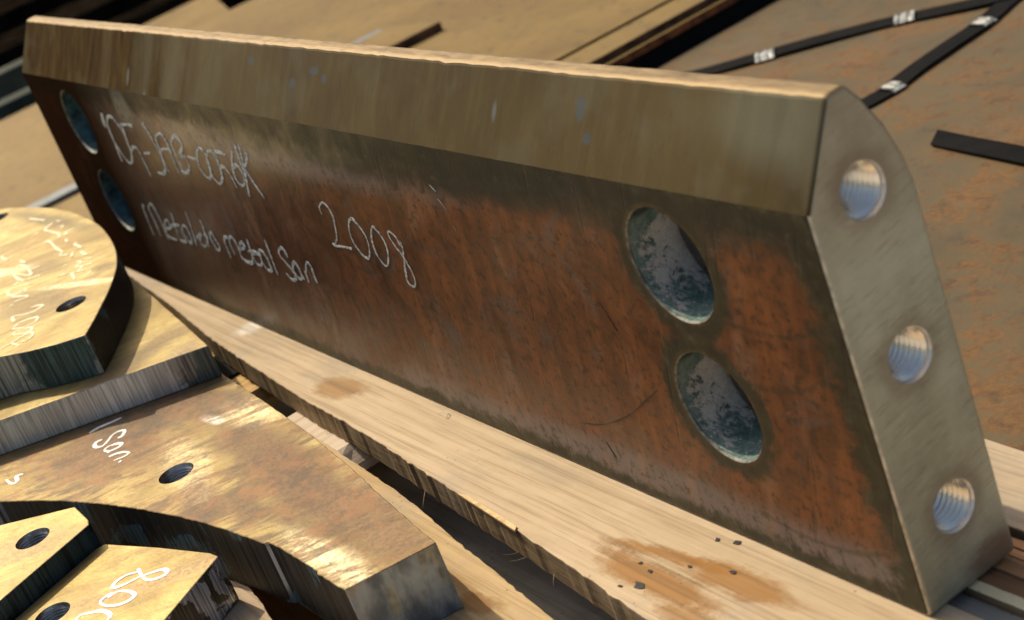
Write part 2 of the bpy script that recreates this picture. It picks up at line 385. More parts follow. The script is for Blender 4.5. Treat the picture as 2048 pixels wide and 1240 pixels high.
def mat_sheet(name, c0, c1, c2, rust, rust_amt, rough=(0.42, 0.6), metal=0.45, seed=0.0, rthr=(0.54, 0.66)):
    t = NT(name); v0 = t.map((1, 1, 1), (0, 0, 0), (seed, seed, 0))
    n = t.noise(5, 6, 0.62, v=v0, dist=0.5); m_ = t.noise(26, 6, 0.7, v=v0, dist=0.4); f = t.noise(240, 4, 0.7)
    st = t.noise(1.0, 4, 0.6, v=t.map((9, 2.2, 1)))
    col = t.ramp(t.add(t.mul(n, 0.5), t.add(t.mul(m_, 0.25), t.mul(st, 0.25))), (0.34, c0), (0.5, c1), (0.64, c2))
    m2 = t.noise(60, 7, 0.8, v=v0, dist=0.3)
    k = t.step(t.add(t.mul(m_, 0.25), t.add(t.mul(n, 0.35), t.mul(m2, 0.40))), *rthr)
    rc = t.mix(t.step(f, 0.38, 0.62), tuple(0.55*q for q in rust), rust)
    col = t.mix(t.mul(k, rust_amt), col, rc)
    dk = t.step(t.noise(60, 6, 0.75, v=v0), 0.52, 0.66)
    col = t.mix(t.mul(dk, 0.5), col, (0.04, 0.035, 0.028))
    col = t.mix(t.mul(f, 0.25), col, (0.05, 0.04, 0.025))
    b = t.bump(f, 0.4, 0.0006); b = t.bump(m_, 0.3, 0.001, b)
    return t.out(col, t.lin(m_, 0.3, 0.7, rough[0], rough[1]), metal, b, 0.25)

def flat(name, col, rough=0.6, metal=0.0, nscale=80, var=0.25, spec=None, bmp=0.3):
    t = NT(name); n = t.noise(nscale, 4, 0.65)
    c = t.mix(t.step(n, 0.35, 0.65), tuple(q*(1-var) for q in col), tuple(min(1, q*(1+var)) for q in col))
    return t.out(c, rough, metal, t.bump(n, bmp, 0.0006), spec)

M = {}
M['scale'] = mat_scale(); M['bevel'] = mat_bevel(); M['top'] = mat_top(); M['end'] = mat_endface()
M['edge'] = mat_edge(); M['plain'] = mat_plain(); M['bore'] = mat_bore(); M['bright'] = mat_bright()
M['paint'] = flat('chalk_marker_grey', (0.36, 0.40, 0.41), 0.8, 0, 450, 0.6)
M['paint_white'] = flat('chalk_marker_white', (0.86, 0.86, 0.83), 0.75, 0, 400, 0.08)
M['paint_gold'] = flat('faded_marker', (0.66, 0.60, 0.42), 0.6, 0.2, 400, 0.15)
M['scratch'] = flat('scratch_dark', (0.060, 0.036, 0.020), 0.6, 0.2, 400, 0.3)

# marker strokes and the rounded outline, in metres on their own surfaces
DATA = {"FW1":[[[-0.71261, 0.13954], [-0.71731, 0.13486], [-0.72005, 0.13006], [-0.71633, 0.1286]], [[-0.71137, 0.13889], [-0.71517, 0.13403], [-0.71674, 0.12882]], [[-0.71006,
0.13345], [-0.71298, 0.12254], [-0.71518, 0.11209], [-0.71675, 0.10316]], [[-0.68883, 0.134], [-0.6918, 0.13698], [-0.69845, 0.13818], [-0.70559, 0.13584], [-0.71281, 0.12916],
[-0.71343, 0.11892], [-0.70942, 0.11011], [-0.7058, 0.10536], [-0.7001, 0.1034], [-0.69263, 0.10675], [-0.68703, 0.11239], [-0.68576, 0.11504], [-0.68556, 0.12057], [-0.68416,
0.12919], [-0.68883, 0.134]], [[-0.68306, 0.13325], [-0.67084, 0.13455], [-0.65836, 0.13466]], [[-0.68002, 0.13302], [-0.68225, 0.12538], [-0.68506, 0.11561]], [[-0.68566,
0.11404], [-0.67804, 0.11756], [-0.67169, 0.11794], [-0.66911, 0.11472], [-0.66838, 0.10783], [-0.66776, 0.1019], [-0.66803, 0.09735]], [[-0.6606, 0.11485], [-0.64691, 0.11625]],
[[-0.63433, 0.1388], [-0.63207, 0.13861]], [[-0.63682, 0.13725], [-0.63158, 0.13437], [-0.62984, 0.12544], [-0.62705, 0.11948], [-0.62829, 0.11212], [-0.6318, 0.10592], [-0.63926,
0.10264], [-0.6497, 0.10219]], [[-0.6257, 0.10491], [-0.62679, 0.11132], [-0.62377, 0.12125], [-0.62307, 0.12705], [-0.62005, 0.13066], [-0.61186, 0.13354], [-0.60599, 0.13243],
[-0.60326, 0.1266], [-0.60538, 0.11648], [-0.60691, 0.1068]], [[-0.62309, 0.12132], [-0.60424, 0.12368]], [[-0.59728, 0.10813], [-0.59707, 0.11453], [-0.5974, 0.12249], [-0.59606,
0.12776], [-0.58942, 0.13258], [-0.58218, 0.13441], [-0.57708, 0.13236], [-0.5782, 0.12812], [-0.58938, 0.1219], [-0.58391, 0.12014]], [[-0.58997, 0.12159], [-0.58179, 0.12025],
[-0.58068, 0.11643], [-0.58345, 0.11217], [-0.59027, 0.1092], [-0.59764, 0.10792], [-0.60127, 0.10907]], [[-0.58328, 0.13423], [-0.5788, 0.13249], [-0.57774, 0.12848], [-0.58258,
0.12453], [-0.58961, 0.12171]], [[-0.57763, 0.12112], [-0.56317, 0.1209]], [[-0.55094, 0.13026], [-0.5578, 0.12489], [-0.56336, 0.11786], [-0.56268, 0.11275], [-0.55652, 0.10891],
[-0.54984, 0.1112], [-0.54572, 0.11594], [-0.54296, 0.12261], [-0.54314, 0.12809], [-0.54823, 0.12948], [-0.55177, 0.12997]], [[-0.53646, 0.12918], [-0.54217, 0.12523], [-0.5463,
0.11758], [-0.54726, 0.11192], [-0.54502, 0.10833], [-0.54023, 0.10718], [-0.53204, 0.11155], [-0.52809, 0.11791], [-0.52695, 0.12556], [-0.53023, 0.12898], [-0.53646, 0.12918]],
[[-0.50922, 0.12915], [-0.51628, 0.13019], [-0.52394, 0.12982], [-0.52426, 0.12626], [-0.52783, 0.12003]], [[-0.52882, 0.11909], [-0.52288, 0.12058], [-0.51883, 0.11936],
[-0.51558, 0.11598], [-0.51438, 0.11153], [-0.51405, 0.10781]], [[-0.49455, 0.13382], [-0.502, 0.12696], [-0.50781, 0.11893], [-0.50863, 0.11346], [-0.50435, 0.11023], [-0.49757,
0.11311], [-0.49438, 0.11881], [-0.49551, 0.12276], [-0.49994, 0.12391], [-0.5046, 0.12135]], [[-0.48654, 0.13942], [-0.49002, 0.12823], [-0.49111, 0.12163], [-0.49497, 0.11219],
[-0.49966, 0.10418]], [[-0.48077, 0.13878], [-0.48424, 0.13125], [-0.48944, 0.121], [-0.49491, 0.11179]], [[-0.47357, 0.13513], [-0.47771, 0.13033], [-0.48814, 0.12277]],
[[-0.48723, 0.12368], [-0.48395, 0.11595], [-0.47667, 0.10587]]], "FW2":[[[-0.72376, 0.04531], [-0.72201, 0.05619], [-0.71895, 0.06714], [-0.7149, 0.07051]], [[-0.70869, 0.0469],
[-0.70689, 0.05963], [-0.70705, 0.0683], [-0.69829, 0.07291], [-0.69415, 0.07046], [-0.6928, 0.06334], [-0.6929, 0.05772], [-0.69368, 0.05241], [-0.69439, 0.04622]], [[-0.69004,
0.05511], [-0.67779, 0.05796], [-0.67659, 0.06176], [-0.67994, 0.06342], [-0.68719, 0.05897], [-0.69171, 0.05227], [-0.68745, 0.04857], [-0.67588, 0.0486]], [[-0.66131, 0.0715],
[-0.66419, 0.06353], [-0.66776, 0.05581], [-0.66847, 0.05059], [-0.66269, 0.04934], [-0.65488, 0.05181]], [[-0.67875, 0.05804], [-0.66648, 0.06151], [-0.65571, 0.06242]],
[[-0.65618, 0.05245], [-0.65494, 0.05812], [-0.65051, 0.06255], [-0.64641, 0.06397], [-0.64247, 0.06121], [-0.64302, 0.05529], [-0.6468, 0.05094], [-0.65115, 0.05153], [-0.65169,
0.0565]], [[-0.63043, 0.07611], [-0.63198, 0.06893], [-0.6351, 0.05981], [-0.63886, 0.05049]], [[-0.63378, 0.05606], [-0.62115, 0.06188], [-0.61991, 0.06124], [-0.62753, 0.05598],
[-0.62411, 0.05195], [-0.61682, 0.05474], [-0.60891, 0.06126], [-0.6142, 0.06209]], [[-0.60815, 0.07392], [-0.60996, 0.06516], [-0.61429, 0.05308]], [[-0.60117, 0.05391],
[-0.60367, 0.06043], [-0.60187, 0.06434], [-0.59697, 0.06587], [-0.59598, 0.0624], [-0.59309, 0.0572], [-0.59713, 0.05333], [-0.6028, 0.05325]], [[-0.58145, 0.05071], [-0.58027,
0.0576], [-0.57897, 0.06335], [-0.57455, 0.06641], [-0.57096, 0.06585]], [[-0.57121, 0.05423], [-0.57107, 0.06088], [-0.56961, 0.06514], [-0.56355, 0.06825], [-0.56036, 0.06655],
[-0.55916, 0.06128], [-0.56044, 0.05596], [-0.5604, 0.05194]], [[-0.55656, 0.06023], [-0.55001, 0.06235], [-0.54603, 0.06514], [-0.54911, 0.06646], [-0.55517, 0.063], [-0.56,
0.0564], [-0.55856, 0.05297], [-0.55153, 0.05194], [-0.54307, 0.05407]], [[-0.53678, 0.07085], [-0.5387, 0.06413], [-0.54073, 0.05806], [-0.54534, 0.05297], [-0.55196, 0.0515]],
[[-0.54446, 0.06071], [-0.53799, 0.06245], [-0.52844, 0.06183], [-0.52377, 0.06188]], [[-0.53886, 0.05837], [-0.53931, 0.05469], [-0.53569, 0.05277], [-0.52889, 0.05498],
[-0.52673, 0.05962], [-0.53079, 0.06181], [-0.53905, 0.05977]], [[-0.51725, 0.05195], [-0.52371, 0.05156], [-0.52645, 0.05432], [-0.52723, 0.05989], [-0.52584, 0.06332], [-0.52149,
0.06543], [-0.51644, 0.06235], [-0.51624, 0.0578], [-0.5168, 0.05203]], [[-0.50685, 0.0747], [-0.50743, 0.0694], [-0.50859, 0.06187], [-0.51016, 0.05069]], [[-0.48184, 0.06693],
[-0.48161, 0.07106], [-0.48469, 0.07279], [-0.49145, 0.06984], [-0.49218, 0.06593], [-0.48766, 0.06219], [-0.48268, 0.0582], [-0.48132, 0.05499], [-0.4856, 0.05147], [-0.49129,
0.05117], [-0.49494, 0.05472]], [[-0.47304, 0.06564], [-0.4786, 0.06267], [-0.48051, 0.05823], [-0.47915, 0.05502], [-0.47547, 0.0536], [-0.47097, 0.05781], [-0.47086, 0.06261],
[-0.47304, 0.06564]], [[-0.47128, 0.05981], [-0.46999, 0.05423]], [[-0.46349, 0.06148], [-0.46415, 0.05764], [-0.46476, 0.05344]], [[-0.4621, 0.0607], [-0.45795, 0.06612],
[-0.45394, 0.0683], [-0.45094, 0.06629], [-0.45241, 0.06002], [-0.45214, 0.05552]]], "FW3":[[[-0.40275, 0.10564], [-0.40238, 0.10998], [-0.39597, 0.11343], [-0.391, 0.11196],
[-0.38901, 0.10705], [-0.39211, 0.09951], [-0.39642, 0.09218], [-0.40192, 0.08854]], [[-0.40537, 0.08791], [-0.40279, 0.08695], [-0.39395, 0.08775], [-0.38168, 0.08834]],
[[-0.36654, 0.10831], [-0.36134, 0.10581], [-0.35788, 0.10125], [-0.35746, 0.09623], [-0.36034, 0.09021], [-0.3643, 0.08606], [-0.36816, 0.0852], [-0.37302, 0.08819], [-0.37614,
0.09337], [-0.37542, 0.09959], [-0.37131, 0.10532], [-0.36634, 0.10833], [-0.36248, 0.10772]], [[-0.34403, 0.10693], [-0.33951, 0.10443], [-0.33712, 0.09981], [-0.33746, 0.09476],
[-0.34106, 0.0887], [-0.34585, 0.08422], [-0.34962, 0.08498], [-0.35265, 0.09005], [-0.35201, 0.09661], [-0.34778, 0.10366], [-0.34373, 0.10697], [-0.3412, 0.10666]], [[-0.32003,
0.09953], [-0.32116, 0.10403], [-0.32657, 0.10678], [-0.32862, 0.10469], [-0.32656, 0.09918], [-0.32212, 0.09405], [-0.31942, 0.08775], [-0.31908, 0.08103], [-0.32355, 0.07614],
[-0.3284, 0.07802], [-0.32614, 0.08435], [-0.32178, 0.09231], [-0.31826, 0.09914], [-0.31817, 0.10337]]], "DW1":[[[-0.59707, -0.12052], [-0.59442, -0.11709], [-0.58887, -0.11517],
[-0.58727, -0.12158], [-0.59085, -0.12681], [-0.5975, -0.13214], [-0.58751, -0.1345]], [[-0.57649, -0.13929], [-0.58023, -0.13286], [-0.57653, -0.12616], [-0.57295, -0.12391],
[-0.56708, -0.12716], [-0.56787, -0.13421], [-0.57577, -0.13951]], [[-0.56597, -0.14311], [-0.56832, -0.13823], [-0.56182, -0.13201], [-0.55591, -0.13368], [-0.55824, -0.13834],
[-0.56597, -0.14311]], [[-0.553, -0.1543], [-0.55243, -0.1494], [-0.55423, -0.14066], [-0.5528, -0.13444], [-0.54527, -0.13638], [-0.54306, -0.14118], [-0.54609, -0.14326]],
[[-0.55146, -0.14716], [-0.54085, -0.14595]]], "DW2":[[[-0.66086, -0.1088], [-0.65611, -0.11312]], [[-0.64329, -0.10573], [-0.64812, -0.10837], [-0.65022, -0.1133], [-0.65276,
-0.11837], [-0.63999, -0.11987], [-0.63756, -0.11121], [-0.63363, -0.11304], [-0.63675, -0.12034], [-0.62282, -0.1146], [-0.62023, -0.1168], [-0.62487, -0.12352]], [[-0.62114,
-0.12633], [-0.61898, -0.12538]], [[-0.68846, -0.10407], [-0.67188, -0.10644], [-0.65809, -0.10629], [-0.65537, -0.10434]], [[-0.67206, -0.09779], [-0.66794, -0.08995]],
[[-0.65537, -0.10434], [-0.64875, -0.09633]], [[-0.68846, -0.10407], [-0.69423, -0.09703], [-0.68073, -0.09614], [-0.66096, -0.09969], [-0.67871, -0.10427]], [[-0.70399, -0.09333],
[-0.69305, -0.09332]], [[-0.73697, -0.09422], [-0.73335, -0.09774], [-0.72099, -0.0974], [-0.7215, -0.09071]], [[-0.7918, -0.05754], [-0.77993, -0.05573], [-0.76747, -0.05374]],
[[-0.75212, -0.05049], [-0.74604, -0.04884]], [[-0.75225, -0.05278], [-0.74599, -0.06094], [-0.73275, -0.06079], [-0.71758, -0.06003], [-0.70862, -0.06356]], [[-0.73608, -0.05551],
[-0.73294, -0.05197], [-0.7273, -0.05485]], [[-0.71162, -0.05048], [-0.71451, -0.05654], [-0.70748, -0.05717]], [[-0.69872, -0.06158], [-0.6899, -0.06331]], [[-0.67881, -0.06009],
[-0.67633, -0.06274], [-0.6631, -0.06304], [-0.66097, -0.06905], [-0.65289, -0.07321]], [[-0.74866, -0.06883], [-0.74404, -0.06574]], [[-0.71695, -0.07202], [-0.71251, -0.069],
[-0.68783, -0.07203], [-0.67509, -0.07244], [-0.66938, -0.07573], [-0.66189, -0.07222]], [[-0.64285, -0.08231], [-0.64328, -0.08002]], [[-0.65424, -0.06621], [-0.64149, -0.06689]],
[[-0.63686, -0.07157], [-0.62895, -0.06714]], [[-0.62347, -0.07468], [-0.61823, -0.07106]], [[-0.60606, -0.07634], [-0.60118, -0.08104]], [[-0.63902, -0.07466], [-0.63265,
-0.07351], [-0.62878, -0.07872], [-0.62299, -0.07612], [-0.6174, -0.0815], [-0.61287, -0.07849]], [[-0.62132, -0.08432], [-0.60541, -0.08784]], [[-0.62808, -0.09122], [-0.62336,
-0.08655]], [[-0.62139, -0.08513], [-0.6181, -0.08251]]], "BW1":[[[-0.48461, -0.14343], [-0.48508, -0.13982], [-0.48444, -0.13618], [-0.48227, -0.1309], [-0.48029, -0.12499]],
[[-0.45749, -0.13619], [-0.45628, -0.13449], [-0.45904, -0.13152], [-0.46263, -0.13054], [-0.4651, -0.13329], [-0.46428, -0.13715], [-0.46022, -0.14139], [-0.45789, -0.14496],
[-0.46016, -0.14762], [-0.46408, -0.14779], [-0.46729, -0.14553], [-0.46609, -0.14218]], [[-0.45262, -0.14209], [-0.45027, -0.13895], [-0.44652, -0.1377], [-0.44498, -0.14043],
[-0.44603, -0.14458], [-0.44964, -0.14669], [-0.45262, -0.14531], [-0.45262, -0.14209]], [[-0.44913, -0.14555], [-0.44459, -0.14619]], [[-0.44031, -0.14806], [-0.43836, -0.14376],
[-0.43431, -0.14053], [-0.43018, -0.13975], [-0.42963, -0.14287], [-0.43176, -0.14812]], [[-0.42682, -0.14737], [-0.42608, -0.14569]]], "BW2":[[[-0.48108, -0.1848], [-0.48373,
-0.18813], [-0.47654, -0.18982], [-0.4764, -0.19282], [-0.4864, -0.19354]]], "DS1":[[[-0.32502, -0.18026], [-0.31942, -0.18134], [-0.313, -0.18191], [-0.30926, -0.18143],
[-0.30579, -0.17862], [-0.30431, -0.17444], [-0.30628, -0.17235], [-0.31002, -0.17293], [-0.31242, -0.17592], [-0.3164, -0.1831], [-0.3181, -0.1906], [-0.32069, -0.19438],
[-0.32247, -0.19483], [-0.32503, -0.19217], [-0.32561, -0.18884], [-0.32479, -0.18519], [-0.32141, -0.18197]]], "DS2":[[[-0.31556, -0.19995], [-0.31592, -0.19703], [-0.31534,
-0.19446], [-0.31138, -0.1918], [-0.30568, -0.1904], [-0.30263, -0.19091], [-0.30151, -0.19425], [-0.3036, -0.19895], [-0.30849, -0.2026], [-0.31388, -0.20389], [-0.31673,
-0.20283], [-0.31758, -0.19974], [-0.31712, -0.19657]]], "DS3":[[[-0.29591, -0.20759], [-0.29859, -0.20481], [-0.30292, -0.20468], [-0.30837, -0.20648], [-0.3114, -0.20975],
[-0.31515, -0.21387], [-0.31326, -0.21673], [-0.30866, -0.21755], [-0.30158, -0.21603], [-0.29724, -0.21222], [-0.29591, -0.20759]]], "DS4":[[[-0.29218, -0.21355], [-0.29845,
-0.21636], [-0.30176, -0.22001], [-0.3056, -0.22483], [-0.30481, -0.22778], [-0.29878, -0.2272]]], "disk":[[-0.54085, -0.15803], [-0.52405, -0.14473], [-0.50989, -0.13086],
[-0.50128, -0.11803], [-0.51912, -0.10554], [-0.5346, -0.09564], [-0.55188, -0.08459], [-0.56999, -0.0744], [-0.58615, -0.06621], [-0.60445, -0.05889], [-0.62254, -0.05307],
[-0.64239, -0.04806], [-0.66192, -0.04399], [-0.68384, -0.04026], [-0.70492, -0.03813], [-0.72618, -0.03727], [-0.74816, -0.03715], [-0.76833, -0.03789], [-0.79778, -0.04169],
[-0.82293, -0.04741], [-0.84253, -0.05326], [-0.85972, -0.06013]]}

# ------------------------------------------------------------------ mesh helpers
def props(o, label=None, cat=None, group=None, kind=None):
    if label: o['label'] = label
    if cat: o['category'] = cat
    if group: o['group'] = group
    if kind: o['kind'] = kind
    return o
def thing(name, loc, label, cat, group=None):
    o = bpy.data.objects.new(name, None); C.objects.link(o); o.location = loc
    o.empty_display_size = 0.02
    return props(o, label, cat, group)
def mesh(name, verts, faces, mats, parent=None, mi=None, smooth=False):
    """verts in world metres; stored relative to the parent thing's base"""
    off = Vector((0, 0, 0)); q = parent
    while q is not None: off = off + q.location; q = q.parent
    me = bpy.data.meshes.new(name)
    me.from_pydata([tuple(Vector(v)-off) for v in verts], [], faces)
    for mm in (mats if isinstance(mats, (list, tuple)) else [mats]): me.materials.append(mm)
    if mi: me.polygons.foreach_set('material_index', mi)
    if smooth: me.polygons.foreach_set('use_smooth', [True]*len(me.polygons))
    bm = bmesh.new(); bm.from_mesh(me); bmesh.ops.recalc_face_normals(bm, faces=bm.faces); bm.to_mesh(me); bm.free()
    me.update()
    o = bpy.data.objects.new(name, me); C.objects.link(o)
    if parent is not None: o.parent = parent
    return o
def prism_data(poly, z0, z1, axis='z'):
    n = len(poly)
    if axis == 'z': V = [(x, y, z0) for x, y in poly] + [(x, y, z1) for x, y in poly]
    else: V = [(z0, x, y) for x, y in poly] + [(z1, x, y) for x, y in poly]
    F = [list(range(n))[::-1], list(range(n, 2*n))] + [[i, (i+1) % n, n+(i+1) % n, n+i] for i in range(n)]
    return V, F
def box_data(x0, x1, y0, y1, z0, z1): return prism_data([(x0, y0), (x1, y0), (x1, y1), (x0, y1)], z0, z1)
def cyl_data(c, axis, r, a0, a1, n=64):
    V = []
    for a in (a0, a1):
        for k in range(n):
            t = 2*math.pi*k/n; u, v = r*math.cos(t), r*math.sin(t)
            V.append({'x': (a, c[0]+u, c[1]+v), 'y': (c[0]+u, a, c[1]+v), 'z': (c[0]+u, c[1]+v, a)}[axis])
    return V, [list(range(n))[::-1], list(range(n, 2*n))] + [[i, (i+1) % n, n+(i+1) % n, n+i] for i in range(n)]
def lathe_data(c, axis, prof, n=64, turn=0.0):
    """prof: (radius, along axis)"""
    V, F = [], []
    for r, a in prof:
        for k in range(n):
            t = 2*math.pi*k/n; u, v = r*math.cos(t), r*math.sin(t)
            V.append({'x': (a, c[0]+u, c[1]+v), 'y': (c[0]+u, a, c[1]+v), 'z': (c[0]+u, c[1]+v, a)}[axis])
    for j in range(len(prof)-1):
        for k in range(n):
            F.append([j*n+k, j*n+(k+1) % n, (j+1)*n+(k+1) % n, (j+1)*n+k])
    return V, F
def bake(o, bevel=0.0, angle=40, seg=2, cutters=()):
    """bevel the edges, cut the drilled holes, keep the result as plain mesh"""
    if bevel:
        b = o.modifiers.new('b', 'BEVEL'); b.width = bevel; b.segments = seg; b.limit_method = 'ANGLE'; b.angle_limit = R(angle)
    tmp = []
    for V, F in cutters:
        c = mesh('cutter', V, F, M['plain']); tmp.append(c)
        d = o.modifiers.new('d', 'BOOLEAN'); d.object = c; d.operation = 'DIFFERENCE'; d.solver = 'EXACT'
        c.parent = None
    bpy.context.view_layer.update()
    dg = bpy.context.evaluated_depsgraph_get()
    me = bpy.data.meshes.new_from_object(o.evaluated_get(dg), depsgraph=dg)
    o.modifiers.clear(); old = o.data; nm = old.name; o.data = me; bpy.data.meshes.remove(old); me.name = nm
    for c in tmp: bpy.data.objects.remove(c)
    return o
def catmull(pts, step=0.0012):
    pts = [Vector((*q, 0)) if len(q) == 2 else Vector(q) for q in pts]
    if len(pts) == 2: pts = [pts[0], pts[0].lerp(pts[1], 0.5), pts[1]]
    P = [pts[0]*2-pts[1]] + pts + [pts[-1]*2-pts[-2]]
    out = []
    for i in range(1, len(P)-2):
        n = max(2, int((P[i+1]-P[i]).length/step))
        for k in range(n):
            t = k/n; a, b, c, d = P[i-1], P[i], P[i+1], P[i+2]
            out.append(0.5*((2*b)+(c-a)*t+(2*a-5*b+4*c-d)*t*t+(3*b-a-3*c+d)*t**3))
    out.append(P[-2]); return out
def ribbons(name, strokes, width, place, mat, parent, step=0.0015, wvar=0.25, label=None):
    """marker strokes as thin raised films; place(u, v, h) gives the world point"""
    V, F = [], []; lift = 0.0
    for s in strokes:
        pts = catmull(s, step); n = len(pts); base = len(V); ph = random.random()*6
        # drop nearly coincident points
        for i, q in enumerate(pts):
            a = pts[max(0, i-1)]; b = pts[min(n-1, i+1)]; d = (b-a)
            d = d.normalized() if d.length > 1e-9 else Vector((1, 0, 0))
            nrm = Vector((-d.y, d.x, 0))
            w_ = width*0.5*(1+wvar*math.sin(ph+i*0.35)+random.uniform(-0.07, 0.07))
            if i in (0, n-1): w_ *= 0.55
            h = 0.00012+lift+0.00012*i/n
            l = q+nrm*w_; r = q-nrm*w_
            V += [place(l.x, l.y, h), place(r.x, r.y, h), place(l.x, l.y, -0.0001), place(r.x, r.y, -0.0001)]
        for i in range(n-1):
            o = base+4*i
            F += [[o, o+1, o+5, o+4], [o, o+4, o+6, o+2], [o+1, o+3, o+7, o+5]]
        lift = (lift+0.000023) % 0.00012
    ob = mesh(name, V, F, mat, parent)
    if label: ob['label'] = label
    return ob
def strand(pts, r, sides=5):
    V, F = [], []; n = len(pts)
    for i, q in enumerate(pts):
        a = Vector(pts[max(0, i-1)]); b = Vector(pts[min(n-1, i+1)]); d = (b-a).normalized()
        u = d.orthogonal().normalized(); v = d.cross(u); rr = r*(1-0.75*i/(n-1))
        for k in range(sides):
            t = 2*math.pi*k/sides; V.append(Vector(q)+u*math.cos(t)*rr+v*math.sin(t)*rr*0.6)
    for i in range(n-1):
        for k in range(sides):
            F.append([i*sides+k, i*sides+(k+1) % sides, (i+1)*sides+(k+1) % sides, (i+1)*sides+k])
    F += [list(range(sides))[::-1], list(range((n-1)*sides, n*sides))]
    return V, F
def jitter_line(pts, step, amp, closed=False, notch=0.0):
    out = []
    for i in range(len(pts)-(0 if closed else 1)):
        a = Vector((*pts[i], 0)); b = Vector((*pts[(i+1) % len(pts)], 0)); n = max(1, int((b-a).length/step))
        d = (b-a).normalized(); nn = Vector((-d.y, d.x, 0))
        for k in range(n):
            q = a.lerp(b, k/n)
            j = random.uniform(-amp, amp) if k else 0
            if notch and random.random() < 0.06: j += random.choice((-1, 1))*notch
            q = q+nn*j; out.append((q.x, q.y))
    if not closed: out.append(tuple(pts[-1]))
    return out

# ------------------------------------------------------------------ ground and steel sheets behind
m_ground = flat('yard_ground', (0.42, 0.40, 0.36), 0.9, 0, 12, 0.2)
g = mesh('ground', *prism_data([(-60, -60), (60, -60), (60, 60), (-60, 60)], -0.25, -0.20), m_ground); props(g, kind='structure')
m_sheet_r = mat_sheet('rusty_sheet_right', (0.064, 0.052, 0.030), (0.115, 0.086, 0.046), (0.160, 0.115, 0.056), (0.25, 0.100, 0.022), 0.6, rough=(0.6, 0.8), metal=0.2, seed=2.0, rthr=(0.495, 0.57))
m_sheet_l = mat_sheet('yellowed_sheet_left', (0.145, 0.088, 0.024), (0.200, 0.128, 0.036), (0.250, 0.168, 0.052), (0.24, 0.110, 0.030), 0.45, rough=(0.55, 0.7), metal=0.25, seed=5.0)
m_rust_edge = flat('rusty_sheet_edge', (0.22, 0.075, 0.022), 0.75, 0.1, 60, 0.6)
m_brown_edge = flat('brown_sheet_edge', (0.10, 0.045, 0.022), 0.75, 0.1, 60, 0.6)
m_black = flat('black_strapping', (0.005, 0.005, 0.005), 0.8, 0, 60, 0.3, spec=0.08, bmp=0.15)
ZG = -0.09
def sheet(name, poly, z0, z1, ms, me_, label, cat='steel sheet', group=None, bev=0.0006):
    cx = sum(q[0] for q in poly)/len(poly); cy = sum(q[1] for q in poly)/len(poly)
    t = thing(name, (cx, cy, z0), label, cat, group)
    V, F = prism_data(poly, z0, z1)
    o = mesh('sheet_plate', V, F, [ms, me_], t, [1, 0]+[1]*len(poly))
    return t
sheet('steel_sheet', [(-0.893, -1.0), (0.26, -1.0), (0.26, 3.0), (-0.893, 3.0)], ZG-0.02, ZG, m_sheet_r, m_rust_edge, 'broad rusty steel sheet under the pallet, with the black straps lying on it')
sheet('steel_sheet', [(-1.80, -1.2), (-0.935, -1.2), (-0.930, 3.5), (-1.80, 3.5)], -0.115, -0.0767, flat('gap_shade_sheet', (0.012, 0.010, 0.008), 0.7, 0.1), flat('gap_shade_edge', (0.006, 0.005, 0.005), 0.8), 'recessed sheet lying lowest, coloured black for the shade in the gap under the orange rusty edge')  # black colour stands in for the deep shade of the gap
sheet('steel_sheet', [(-1.90, -1.2), (-0.912, -1.2), (-0.905, 3.5), (-1.90, 3.5)], -0.0765, -0.0690, m_sheet_l, m_rust_edge, 'steel sheet with the bright orange rusty edge, lower of the raised pair')
sheet('steel_sheet', [(-1.885, -1.2), (-0.922, -1.2), (-0.914, 3.5), (-1.885, 3.5)], -0.0688, -0.0622, m_sheet_l, m_brown_edge, 'steel sheet with the brown edge, resting on the orange-edged sheet')
sheet('steel_sheet', [(-1.905, -1.2), (-1.006, -1.2), (-0.965, 0.7), (-0.93, 3.5), (-1.905, 3.5)], -0.0620, -0.0598, m_sheet_l, m_brown_edge, 'topmost yellow-brown steel sheet of the raised stack behind the block')
m_grey_strip = flat('galvanised_strip', (0.16, 0.18, 0.19), 0.5, 0.3, 40, 0.15)
t = thing('steel_strip', (-1.378, -0.05, -0.0598), 'narrow grey steel strip crossing the yellow sheet behind the left end of the block', 'metal strip')
V, F = prism_data([(-1.398, -0.6), (-1.372, -0.6), (-1.352, 0.515), (-1.378, 0.515)], -0.0596, -0.0545); bake(mesh('strip_body', V, F, m_grey_strip, t), 0.0008)
t = thing('loose_plate', (-1.30, 0.43, -0.0598), 'small brown plate lying loose beyond the block top edge with a dark shadowed side', 'steel plate')
V, F = prism_data([(-1.350, 0.36), (-1.268, 0.34), (-1.262, 0.535), (-1.345, 0.515)], -0.0596, -0.0500); bake(mesh('plate_body', V, F, [m_sheet_l, m_brown_edge], t, [1, 0, 1, 1, 1, 1]), 0.0008)
# dark bars stored beyond the raised sheets
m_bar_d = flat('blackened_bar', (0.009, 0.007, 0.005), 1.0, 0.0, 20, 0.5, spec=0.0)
m_bar_g = flat('grey_green_bar', (0.055, 0.066, 0.050), 0.8, 0.0, 15, 0.35, spec=0.2)
m_bar_o = flat('rusty_bar', (0.045, 0.018, 0.008), 0.9, 0.0, 10, 0.6, spec=0.05)
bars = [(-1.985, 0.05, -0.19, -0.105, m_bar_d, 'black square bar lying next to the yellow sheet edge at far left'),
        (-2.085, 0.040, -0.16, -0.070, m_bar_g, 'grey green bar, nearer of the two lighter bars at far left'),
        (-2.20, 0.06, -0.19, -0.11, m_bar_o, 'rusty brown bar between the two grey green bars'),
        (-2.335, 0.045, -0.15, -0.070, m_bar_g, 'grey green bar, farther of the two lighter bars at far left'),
        (-2.47, 0.08, -0.19, -0.10, m_bar_d, 'wide black bar beyond the grey green bars')]
